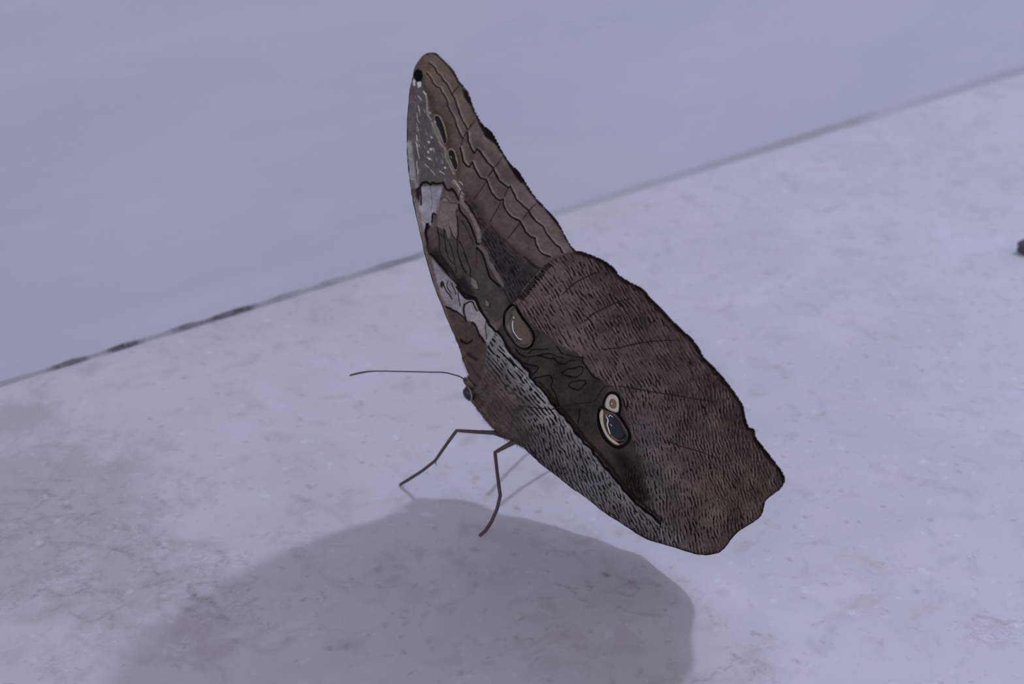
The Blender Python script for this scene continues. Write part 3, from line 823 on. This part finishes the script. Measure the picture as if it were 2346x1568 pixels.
# ------------------------------------------------------------------ small raised pieces on the wings
def flat_mat(name, rgb, rough=0.5, spec=0.3):
    m = new_mat(name, tuple(albedo(np.array(rgb, float))), rough, spec)
    n = N(m, 'ShaderNodeTexNoise', i_Scale=3500.0, i_Detail=2.0)
    t = N(m, 'ShaderNodeTexCoord'); L(m, t.outputs['Object'], n.inputs['Vector'])
    c = mixc(m, 1.0, tuple(albedo(np.array(rgb, float))), ramp(m, n.outputs['Fac'], [(0.3, 0.86), (0.7, 1.12)]), 'MULTIPLY')
    L(m, c, m.node_tree.nodes['Principled BSDF'].inputs['Base Color'])
    return m


def dome(name, poly, base, lift, h, mat, parent, rings=5, n=3):
    """low cushion of scales with the traced outline"""
    P = smooth_poly(poly, n)
    c = P.mean(0)
    vs_, fs = [], []
    k = len(P)
    lev = [(1.0, 0.0)] + [(1 - (i / rings) ** 1.0 * 0.999, math.sin(i / rings * math.pi / 2)) for i in range(1, rings)]
    for s, hh in lev:
        q = c + (P - c) * s
        vs_.append(wp(q[:, 0], q[:, 1], base + bulge(q[:, 0], q[:, 1]) + lift + h * hh) + WNRM * pleat(q[:, 0], q[:, 1])[:, None])
    q = c[None]
    vs_.append(wp(q[:, 0], q[:, 1], base + bulge(q[:, 0], q[:, 1]) + lift + h) + WNRM * pleat(q[:, 0], q[:, 1])[:, None])
    V = np.concatenate(vs_)
    for r in range(len(lev) - 1):
        for i in range(k):
            j = (i + 1) % k
            fs.append((r * k + i, r * k + j, (r + 1) * k + j, (r + 1) * k + i))
    r = len(lev) - 1
    for i in range(k): fs.append((r * k + i, r * k + (i + 1) % k, len(V) - 1))
    fs.append(tuple(range(k - 1, -1, -1)))
    ob = link_mesh(name, V, fs, mat, parent)
    bm = bmesh.new(); bm.from_mesh(ob.data); bmesh.ops.recalc_face_normals(bm, faces=bm.faces); bm.to_mesh(ob.data); bm.free()
    return ob


def offs(poly, d):
    P = np.array(smooth_poly(poly, 2)); c = P.mean(0)
    r = np.linalg.norm(P - c, axis=1)
    return [tuple(c + (p - c) * (1 + d / q)) for p, q in zip(P, r)]


def tube(pts, rad, n=6, cap=True):
    P = np.asarray(pts, float); k = len(P)
    rad = np.broadcast_to(np.asarray(rad, float), (k,)) if np.ndim(rad) == 0 else np.asarray(rad, float)
    T = np.gradient(P, axis=0); T /= np.linalg.norm(T, axis=1)[:, None]
    ref = np.array([0.3, 0.2, 0.93]) if abs(T[0] @ np.array([0.3, 0.2, 0.93])) < 0.9 else np.array([1.0, 0, 0])
    u = np.cross(T[0], ref); u /= np.linalg.norm(u)
    V, Fc = [], []
    for i in range(k):
        u = u - T[i] * (u @ T[i]); u /= np.linalg.norm(u); w = np.cross(T[i], u)
        for j in range(n):
            a = 2 * math.pi * j / n
            V.append(P[i] + rad[i] * (math.cos(a) * u + math.sin(a) * w))
    for i in range(k - 1):
        for j in range(n):
            jj = (j + 1) % n
            Fc.append((i * n + j, i * n + jj, (i + 1) * n + jj, (i + 1) * n + j))
    if cap:
        Fc.append(tuple(range(n - 1, -1, -1))); Fc.append(tuple((k - 1) * n + j for j in range(n)))
    return V, Fc


def on_wing(pts, base, lift=0.0, n=5):
    q = smooth_poly(pts, n, False) if len(pts) > 2 else np.linspace(np.array(pts[0], float), np.array(pts[1], float), 6)
    return wp(q[:, 0], q[:, 1], base + bulge(q[:, 0], q[:, 1]) + lift) + WNRM * pleat(q[:, 0], q[:, 1])[:, None]


def strip(name, pts, wpx, base, lift, mat, parent):
    P = on_wing(pts, base, lift)
    k = len(P)
    r = wpx * 0.5 * UNIT * np.clip(np.minimum(np.linspace(0.35, 6, k), np.linspace(6, 0.35, k)), 0.3, 1.0)
    V, Fc = tube(P, r, 6)
    V = np.array(V)
    dd = (V - np.repeat(P, 6, 0)) @ WNRM
    V = V - WNRM[None] * (dd * 0.6)[:, None]                 # flattened against the wing
    return link_mesh(name, V, Fc, mat, parent)


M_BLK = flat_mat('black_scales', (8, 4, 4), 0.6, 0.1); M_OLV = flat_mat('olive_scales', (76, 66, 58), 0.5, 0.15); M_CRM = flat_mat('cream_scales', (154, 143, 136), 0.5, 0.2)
M_WHT = flat_mat('white_scales', (206, 205, 216), 0.4); M_PUP = flat_mat('slate_scales', (26, 26, 32), 0.35, 0.25); M_GRY = flat_mat('grey_brown_scales', (66, 60, 63), 0.5, 0.15); M_TAN = flat_mat('tan_scales', (92, 76, 62)); M_PINK = flat_mat('pinkish_scales', (96, 83, 80), 0.5, 0.15)
M_VEIN = flat_mat('vein_brown', (32, 24, 22), 0.6, 0.1); M_RING = flat_mat('pale_ring_scales', (110, 97, 90)); M_DPUP = flat_mat('brown_black_scales', (18, 11, 9), 0.5, 0.15)

e1 = c3((1060, 695), (1100, 740), (1150, 830), (1210, 910), (1265, 990), (1278, 1060), (1250, 1130), (1195, 1160), (1130, 1145), (1070, 1090), (1010, 1000), (972, 920), (965, 840), (980, 770), (1020, 715))
dome('eyespot_ring', offs(e1, 6.0), D_H, 0.00002, 0.00008, M_BLK, hw1)
dome('eyespot_disc', e1, D_H, 0.00008, 0.00006, M_PINK, hw1)
e1b = c3((1066, 712), (1100, 752), (1150, 838), (1208, 918), (1258, 995), (1268, 1060), (1240, 1118), (1190, 1145), (1130, 1125), (1080, 1070), (1040, 990), (1015, 900), (1015, 820), (1030, 750))
dome('eyespot_disc', e1b, D_H, 0.00013, 0.00008, M_OLV, hw1)


strip('eyespot_crescent', c3((1060, 815), (1064, 835)), 4.2, D_H, 0.00021, M_WHT, hw1)
strip('eyespot_crescent', c3((1052, 855), (1052, 920), (1060, 970), (1085, 1020), (1118, 1060), (1160, 1068)), 3.8, D_H, 0.00021, M_WHT, hw1)
# double eyespot
e2 = c4((1850, 665), (1890, 675), (1940, 700), (2000, 715), (2050, 770), (2100, 850), (2145, 930), (2150, 1000), (2110, 1060), (2040, 1095), (1970, 1070), (1900, 1000), (1860, 920), (1830, 810), (1835, 720))
e2c = c4((1870, 700), (1930, 720), (1995, 735), (2040, 790), (2090, 870), (2125, 950), (2120, 1010), (2085, 1040), (2030, 1060), (1960, 1030), (1905, 960), (1880, 880), (1860, 790))
e2t = c4((1876, 715), (1940, 728), (2000, 750), (2040, 800), (2085, 880), (2118, 950), (2108, 1012), (2060, 1042), (2000, 1036), (1940, 985), (1905, 920), (1878, 830))
e2p = c4((1925, 735), (1970, 738), (2010, 765), (2045, 810), (2085, 885), (2112, 950), (2095, 1010), (2050, 1030), (2000, 1010), (1955, 960), (1930, 880), (1920, 800))
e2r = offs(e2, 7.0)
dome('eyespot_ring', e2r, D_H, 0.00002, 0.00008, M_BLK, hw1)
dome('eyespot_disc', e2, D_H, 0.00009, 0.00006, M_GRY, hw1)
strip('eyespot_rim', c4((1866, 684), (1852, 740), (1852, 800), (1866, 870), (1894, 940), (1932, 1000), (1985, 1048), (2045, 1078)), 10.5, D_H, 0.00013, M_CRM, hw1)
dome('eyespot_disc', e2t, D_H, 0.00013, 0.00005, M_TAN, hw1)
dome('eyespot_pupil', e2p, D_H, 0.00017, 0.00010, M_PUP, hw1)
strip('eyespot_crescent', c4((1905, 750), (1925, 800), (1915, 850), (1930, 910), (1945, 965)), 4.6, D_H, 0.00024, M_WHT, hw1)
strip('eyespot_crescent', c4((1935, 765), (1950, 742), (1985, 765)), 3.0, D_H, 0.00029, M_WHT, hw1)
strip('eyespot_crescent', c4((1945, 845), (1970, 870)), 2.6, D_H, 0.00030, M_WHT, hw1)
e3 = c4((1960, 505), (2010, 515), (2045, 560), (2055, 630), (2050, 690), (2030, 712), (1975, 700), (1920, 672), (1892, 640), (1905, 570), (1930, 525))
e3t = c4((1960, 560), (2000, 560), (2025, 600), (2020, 650), (1985, 665), (1950, 640), (1945, 595))
dome('eyespot_ring', offs(e3, 6.0), D_H, 0.00002, 0.00008, M_BLK, hw1)
dome('eyespot_disc', e3, D_H, 0.00008, 0.00006, M_CRM, hw1)
dome('eyespot_disc', e3t, D_H, 0.00013, 0.00004, M_TAN, hw1)
strip('eyespot_crescent', c4((1966, 606), (1980, 614)), 4.5, D_H, 0.00018, M_WHT, hw1)
# forewing ocelli
o1 = c1((560, 800), (600, 790), (645, 820), (682, 890), (702, 960), (720, 1060), (704, 1120), (680, 1135), (640, 1085), (598, 985), (558, 900))
o1p = c1((570, 822), (610, 815), (642, 860), (672, 930), (692, 1010), (706, 1085), (684, 1118), (652, 1045), (620, 965), (585, 900))
o2 = c1((718, 1195), (760, 1160), (802, 1190), (820, 1240), (842, 1320), (838, 1400), (812, 1432), (768, 1385), (738, 1312), (718, 1255))
o2p = c1((732, 1202), (770, 1190), (800, 1230), (812, 1290), (830, 1360), (820, 1405), (795, 1395), (765, 1322), (738, 1270))
for ring_, pup in ((o1, o1p), (o2, o2p)):
    dome('eyespot_ring', ring_, D_F, 0.00002, 0.00006, M_RING, fw1)
    dome('eyespot_pupil', pup, D_F, 0.00008, 0.00008, M_DPUP, fw1)
strip('eyespot_crescent', c1((575, 865), (580, 895)), 3.0, D_F, 0.00016, M_WHT, fw1)
strip('eyespot_crescent', c1((752, 1252), (770, 1282)), 3.0, D_F, 0.00016, M_RING, fw1)
strip('lit_edge_strip', [(1058, 822), (1061, 836), (1067, 850), (1075, 862)], 3.6, D_F, 0.00003, M_CRM, fw1)  # pale strip painted in for the lamp-lit edge of the far forewing
# veins
HV = [c7((720, 310), (630, 345), (530, 395), (460, 450), (400, 510)), c7((1000, 535), (900, 565), (830, 590), (720, 645), (640, 690), (590, 745)),
      c7((1400, 890), (1250, 895), (1110, 910), (980, 935), (880, 960), (760, 970)), c6((420, 92), (530, 110), (700, 140), (850, 165), (1050, 200), (1200, 225)),
      c6((800, 530), (930, 580), (1080, 620), (1230, 680)), c4((930, 640), (1060, 655), (1200, 670), (1290, 680), (1380, 655), (1500, 630), (1600, 612), (1760, 590), (1830, 500), (1890, 425), (1980, 425))]
for P in HV: strip('wing_vein', P, 2.4, D_H, 0.00003, M_VEIN, hw1)
FV = [c1((1025, 858), (975, 920), (925, 1000), (890, 1070), (865, 1160)), c1((1320, 1275), (1270, 1350), (1215, 1410), (1160, 1500)), c1((850, 465), (810, 510), (775, 560)),
      c2((1040, 180), (990, 260), (905, 380)), c2((1215, 405), (1150, 520), (1075, 650)), c2((1300, 250), (1270, 300), (1245, 360)), c2((1430, 640), (1370, 720), (1290, 820)), c2((1610, 430), (1570, 460), (1530, 505), (1455, 605)), c2((1120, 50), (1060, 135))]
for P in FV: strip('wing_vein', P, 1.9, D_F, 0.00002, M_VEIN, fw1)

# ------------------------------------------------------------------ body, eyes, antennae, legs
m_body = new_mat('body_fur', tuple(albedo(np.array((72, 61, 58.0)))), 0.8, 0.1)
nb = N(m_body, 'ShaderNodeTexNoise', i_Scale=900.0, i_Detail=4.0, i_Roughness=0.7)
tb = N(m_body, 'ShaderNodeTexCoord'); L(m_body, tb.outputs['Object'], nb.inputs['Vector'])
cb = mixc(m_body, ramp(m_body, nb.outputs['Fac'], [(0.35, 0.0), (0.68, 1.0)]), tuple(albedo(np.array((56, 47, 44.0)))), tuple(albedo(np.array((82, 70, 66.0)))))
L(m_body, cb, m_body.node_tree.nodes['Principled BSDF'].inputs['Base Color'])
ax = smooth_poly(AXIS, 4, False)
cen = wp(ax[:, 0], ax[:, 1], 0.0)
radm = np.clip(ax[:, 2], 2, None) * UNIT
NB = 22
T = np.gradient(cen, axis=0); T /= np.linalg.norm(T, axis=1)[:, None]
SIDE = np.cross(WNRM, T); SIDE /= np.linalg.norm(SIDE, axis=1)[:, None]
V, Fc = [], []
for i in range(len(cen)):
    for j in range(NB):
        a = 2 * math.pi * j / NB
        V.append(cen[i] + radm[i] * (math.cos(a) * WNRM * 0.86 + math.sin(a) * SIDE[i]))
for i in range(len(cen) - 1):
    for j in range(NB):
        jj = (j + 1) % NB
        Fc.append((i * NB + j, i * NB + jj, (i + 1) * NB + jj, (i + 1) * NB + j))
Fc.append(tuple(range(NB - 1, -1, -1))); Fc.append(tuple((len(cen) - 1) * NB + j for j in range(NB)))
body = link_mesh('body', V, Fc, m_body, bf)
bm = bmesh.new(); bm.from_mesh(body.data); bmesh.ops.recalc_face_normals(bm, faces=bm.faces); bm.to_mesh(body.data); bm.free()
body['label'] = 'hairy brown head, thorax and abdomen between the wings'

# fur: short hairs combed towards the tail
random.seed(4)
fvv, ff = [], []
for q in range(5200):
    i = random.randrange(5, 30)
    a = random.uniform(0, 2 * math.pi)
    t = random.random()
    c_ = cen[i] * (1 - t) + cen[i + 1] * t; r_ = radm[i] * (1 - t) + radm[i + 1] * t
    out_ = math.cos(a) * WNRM * 0.86 + math.sin(a) * SIDE[i]
    p0 = c_ + out_ * r_ * 0.96
    ln = random.uniform(0.5, 1.25) * MM * (0.6 if i < 10 else 1.0)
    jit = np.array([random.gauss(0, 1) for _ in range(3)]) * 0.22
    dr = T[i] * 0.95 + out_ * random.uniform(0.12, 0.5) + jit; dr /= np.linalg.norm(dr)
    sd = np.cross(dr, out_); sd /= (np.linalg.norm(sd) + 1e-9)
    w_ = 0.045 * MM
    b0 = len(fvv)
    fvv += [p0 - sd * w_, p0 + sd * w_, p0 + dr * ln * 0.6 + sd * w_ * 0.7 + out_ * 0.02 * MM, p0 + dr * ln * 0.6 - sd * w_ * 0.7 + out_ * 0.02 * MM, p0 + dr * ln]
    ff += [(b0, b0 + 1, b0 + 2, b0 + 3), (b0 + 3, b0 + 2, b0 + 4)]
m_fur = new_mat('fur_hairs', tuple(albedo(np.array((76, 65, 61.0)))), 0.75, 0.15)
oi = N(m_fur, 'ShaderNodeTexNoise', i_Scale=1400.0, i_Detail=2.0)
tf = N(m_fur, 'ShaderNodeTexCoord'); L(m_fur, tf.outputs['Object'], oi.inputs['Vector'])
L(m_fur, mixc(m_fur, ramp(m_fur, oi.outputs['Fac'], [(0.35, 0.0), (0.65, 1.0)]), tuple(albedo(np.array((54, 45, 42.0)))), tuple(albedo(np.array((90, 78, 74.0))))), m_fur.node_tree.nodes['Principled BSDF'].inputs['Base Color'])
fur = link_mesh('fur', fvv, ff, m_fur, body)
fur['kind'] = 'stuff'

m_eye = new_mat('eye_gloss', tuple(albedo(np.array((20, 17, 19.0)))), 0.18, 0.6)
ne = N(m_eye, 'ShaderNodeTexNoise', i_Scale=4000.0); te = N(m_eye, 'ShaderNodeTexCoord'); L(m_eye, te.outputs['Object'], ne.inputs['Vector'])
L(m_eye, mixc(m_eye, ne.outputs['Fac'], tuple(albedo(np.array((16, 13, 15.0)))), tuple(albedo(np.array((30, 25, 26.0))))), m_eye.node_tree.nodes['Principled BSDF'].inputs['Base Color'])


def ball(name, c, rx, ry, rz, axes, mat, parent, n=20):
    V, Fc = [], []
    for i in range(n // 2 + 1):
        th = math.pi * i / (n // 2)
        for j in range(n):
            ph = 2 * math.pi * j / n
            V.append(c + axes[0] * rx * math.sin(th) * math.cos(ph) + axes[1] * ry * math.sin(th) * math.sin(ph) + axes[2] * rz * math.cos(th))
    for i in range(n // 2):
        for j in range(n):
            jj = (j + 1) % n
            Fc.append((i * n + j, i * n + jj, (i + 1) * n + jj, (i + 1) * n + j))
    ob = link_mesh(name, V, Fc, mat, parent)
    bm = bmesh.new(); bm.from_mesh(ob.data); bmesh.ops.remove_doubles(bm, verts=bm.verts, dist=1e-7); bmesh.ops.recalc_face_normals(bm, faces=bm.faces); bm.to_mesh(ob.data); bm.free()
    return ob


hx = wp(1090.0, 918.0) - wp(1075.0, 890.0); hx /= np.linalg.norm(hx)
hy = np.cross(WNRM, hx)
for s in (1, -1):
    ec = wp(1074.0, 904.0, 1.75 * MM)
    if s < 0: ec = ec - WNRM * 2 * ((ec - GROUND) @ WNRM)
    ball('eye', ec, 19 * UNIT, 15.5 * UNIT, 12 * UNIT, (hx, hy, WNRM), m_eye, bf)
# pale rim behind the eye on the viewer's side
rim = [(1071, 886), (1078, 896), (1081, 908), (1079, 921)]
P = np.array([wp(x * 1.0, y * 1.0, 2.55 * MM - 0.15 * MM * abs(i - 1.5)) for i, (x, y) in enumerate(smooth_poly(rim, 3, False)[::3])])
Vt, Ft = tube(P, [0.9 * UNIT, 2.2 * UNIT, 2.4 * UNIT, 1.0 * UNIT], 6)
link_mesh('eye_rim', Vt, Ft, flat_mat('pale_rim', (98, 90, 92)), bf)
# palps: a short furry pair in front of the head
for s in (1, -1):
    q = smooth_poly([(1084, 890), (1074, 880), (1068, 873), (1067, 866)], 3, False)
    P = wp(q[:, 0], q[:, 1], 0.45 * MM)
    if s < 0: P = P - WNRM * 2 * ((P - GROUND) @ WNRM)[:, None]
    Vt, Ft = tube(P, np.interp(np.linspace(0, 1, len(P)), [0, 0.2, 0.5, 0.8, 0.93, 1], [4, 8, 8.5, 7, 4.5, 1.5]) * UNIT, 8)
    link_mesh('palp', Vt, Ft, m_body, bf)

m_ant = flat_mat('antenna_brown', (52, 47, 55), 0.5)
a1 = smooth_poly([(1066, 872), (1055, 864), (1043, 860), (1018, 854), (983, 853), (917, 851.5), (862, 850.7), (829, 854), (800, 861)], 5, False)
tt = np.linspace(0, 1, len(a1))
d1 = 0.6 * MM + tt * 9 * MM
rr = np.interp(tt, [0, 0.05, 0.1, 0.75, 0.9, 0.98, 1], [2.6, 2.0, 1.5, 1.6, 2.5, 2.3, 1.0]) * UNIT
Vt, Ft = tube(wp(a1[:, 0], a1[:, 1], d1), rr, 8); link_mesh('antenna', Vt, Ft, m_ant, bf)
a2 = smooth_poly([(1074, 870), (1078, 850), (1070, 800), (1055, 740), (1040, 680), (1032, 640), (1030, 615)], 5, False)
tt = np.linspace(0, 1, len(a2))
rr = np.interp(tt, [0, 0.05, 0.1, 0.75, 0.9, 0.98, 1], [2.6, 2.0, 1.5, 1.6, 2.5, 2.3, 1.0]) * UNIT
Vt, Ft = tube(wp(a2[:, 0], a2[:, 1], -1.0 * MM - tt * 5 * MM), rr, 8); link_mesh('antenna', Vt, Ft, m_ant, bf)

m_leg = flat_mat('leg_brown', (60, 51, 55), 0.6, 0.2)


def leg(pts, rad, foot, spur=None, d0=1.4 * MM, mirror=False):
    """pts: traced joints from hip to foot; the foot stands on the floor and the joints in between fan out towards it"""
    pts = np.array(pts, float)
    df = float((foot - GROUND) @ WNRM)
    s = np.concatenate([[0], np.cumsum(np.hypot(*np.diff(pts, axis=0).T))]); s /= s[-1]
    d = d0 + (df - d0) * s
    P = wp(pts[:, 0], pts[:, 1], d); P[-1] = foot + np.array([0, 0, rad[-1] * UNIT * 0.8])
    fine, fr = [], []
    for i in range(len(P) - 1):
        for t in (0.0, 0.12, 0.5, 0.88):
            fine.append(P[i] * (1 - t) + P[i + 1] * t); fr.append(rad[i] * (1 - t) + rad[i + 1] * t)
    fine.append(P[-1]); fr.append(rad[-1])
    V, Fc = tube(fine, np.array(fr) * UNIT, 8)
    if spur is not None:
        for q in spur:
            k = q[0]
            e = P[k] + (wp(q[1] * 1.0, q[2] * 1.0, d[k]) - P[k])
            v2, f2_ = tube([P[k], P[k] * 0.5 + e * 0.5, e], np.array([1.8, 1.2, 0.4]) * UNIT, 5)
            o = len(V); V += v2; Fc += [tuple(o + i for i in f) for f in f2_]
    return link_mesh('leg', V, Fc, m_leg, bf), P


l1, P1 = leg([(1158, 1000), (1132, 992), (1090, 990), (1046, 987), (1022, 1020), (997, 1056), (968, 1079), (935, 1100), (917, 1112)], [7, 6, 5.0, 4.2, 4.0, 3.8, 4.0, 4.4, 3.6], floor_pt(917, 1113), [(5, 1000, 1069)], 1.0 * MM)
l2, P2 = leg([(1182, 1010), (1165, 1020), (1134, 1037), (1139, 1083), (1146, 1136), (1139, 1166), (1126, 1196), (1112, 1217), (1099, 1229)], [7.5, 6, 4.4, 4.2, 4.4, 4.2, 4.4, 4.6, 3.6], floor_pt(1099, 1230), [(4, 1151, 1136), (4, 1140, 1144)], 1.4 * MM)
# the two far legs, mostly behind the wings
def far_leg(joints, foot):
    P = [wp(x * 1.0, y * 1.0, d * MM) for x, y, d in joints] + [foot + np.array([0, 0, 2.6 * UNIT])]
    fine, fr = [], []
    R = np.linspace(6, 3.6, len(P))
    for i in range(len(P) - 1):
        for t in (0.0, 0.12, 0.5, 0.88):
            fine.append(P[i] * (1 - t) + P[i + 1] * t); fr.append(R[i] * (1 - t) + R[i + 1] * t)
    fine.append(P[-1]); fr.append(R[-1])
    V, Fc = tube(fine, np.array(fr) * UNIT, 8)
    link_mesh('leg', V, Fc, m_leg, bf)


far_leg([(1182, 1000, -1.5), (1205, 985, -5), (1225, 1000, -8)], floor_pt(1240, 1030))
far_leg([(1215, 1005, -1.5), (1250, 1000, -5), (1285, 1010, -8)], floor_pt(1310, 1060))
print('JOINT HEIGHTS', [round(float(p[2]) * 1000, 2) for p in P1], [round(float(p[2]) * 1000, 2) for p in P2])
print('WALL dist', float((GROUND - WA) @ WN), 'lamp', LAMP, 'wing min z', min((fw1.matrix_world @ v.co).z for v in hw1.data.vertices))

# butterfly origin at its base on the floor: shift children into the parent's frame
bf.location = tuple(GROUND)
for ch in list(bf.children):
    ch.data.transform(Matrix.Translation(-Vector(GROUND)))
    for g in list(ch.children):
        g.data.transform(Matrix.Translation(-Vector(GROUND)))

# ------------------------------------------------------------------ small crumb on the floor
m_cr = new_mat('crumb_dark', (0.05, 0.05, 0.055), 0.8, 0.2)
nc = N(m_cr, 'ShaderNodeTexNoise', i_Scale=1500.0, i_Detail=3.0); tcx = N(m_cr, 'ShaderNodeTexCoord'); L(m_cr, tcx.outputs['Object'], nc.inputs['Vector'])
L(m_cr, mixc(m_cr, nc.outputs['Fac'], (0.04, 0.04, 0.045), (0.17, 0.165, 0.16)), m_cr.node_tree.nodes['Principled BSDF'].inputs['Base Color'])
cc = floor_pt(2354, 580)
bm = bmesh.new(); bmesh.ops.create_icosphere(bm, subdivisions=3, radius=1.0)
rc = np.random.default_rng(2)
ph = rc.uniform(0, 6, 6)
for v in bm.verts:
    k = 1 + 0.16 * math.sin(3.1 * v.co.x + ph[0]) + 0.14 * math.sin(4.2 * v.co.y + ph[1]) + 0.1 * math.sin(6 * v.co.z + ph[2]) + 0.06 * math.sin(9 * v.co.x + 7 * v.co.y + ph[3])
    v.co = Vector((v.co.x * 0.0024 * k, v.co.y * 0.0017 * k, max(v.co.z, -0.85) * 0.0014 * k))
zmin = min(v.co.z for v in bm.verts)
for v in bm.verts: v.co.z -= zmin
me = bpy.data.meshes.new('crumb'); bm.to_mesh(me); bm.free()
me.polygons.foreach_set('use_smooth', [True] * len(me.polygons)); me.materials.append(m_cr)
cr_ = bpy.data.objects.new('crumb', me); cr_.location = (cc[0], cc[1], -0.00002); COL.objects.link(cr_)
cr_['label'] = 'small dark grey crumb lying on the pale stone floor'
cr_['category'] = 'crumb'
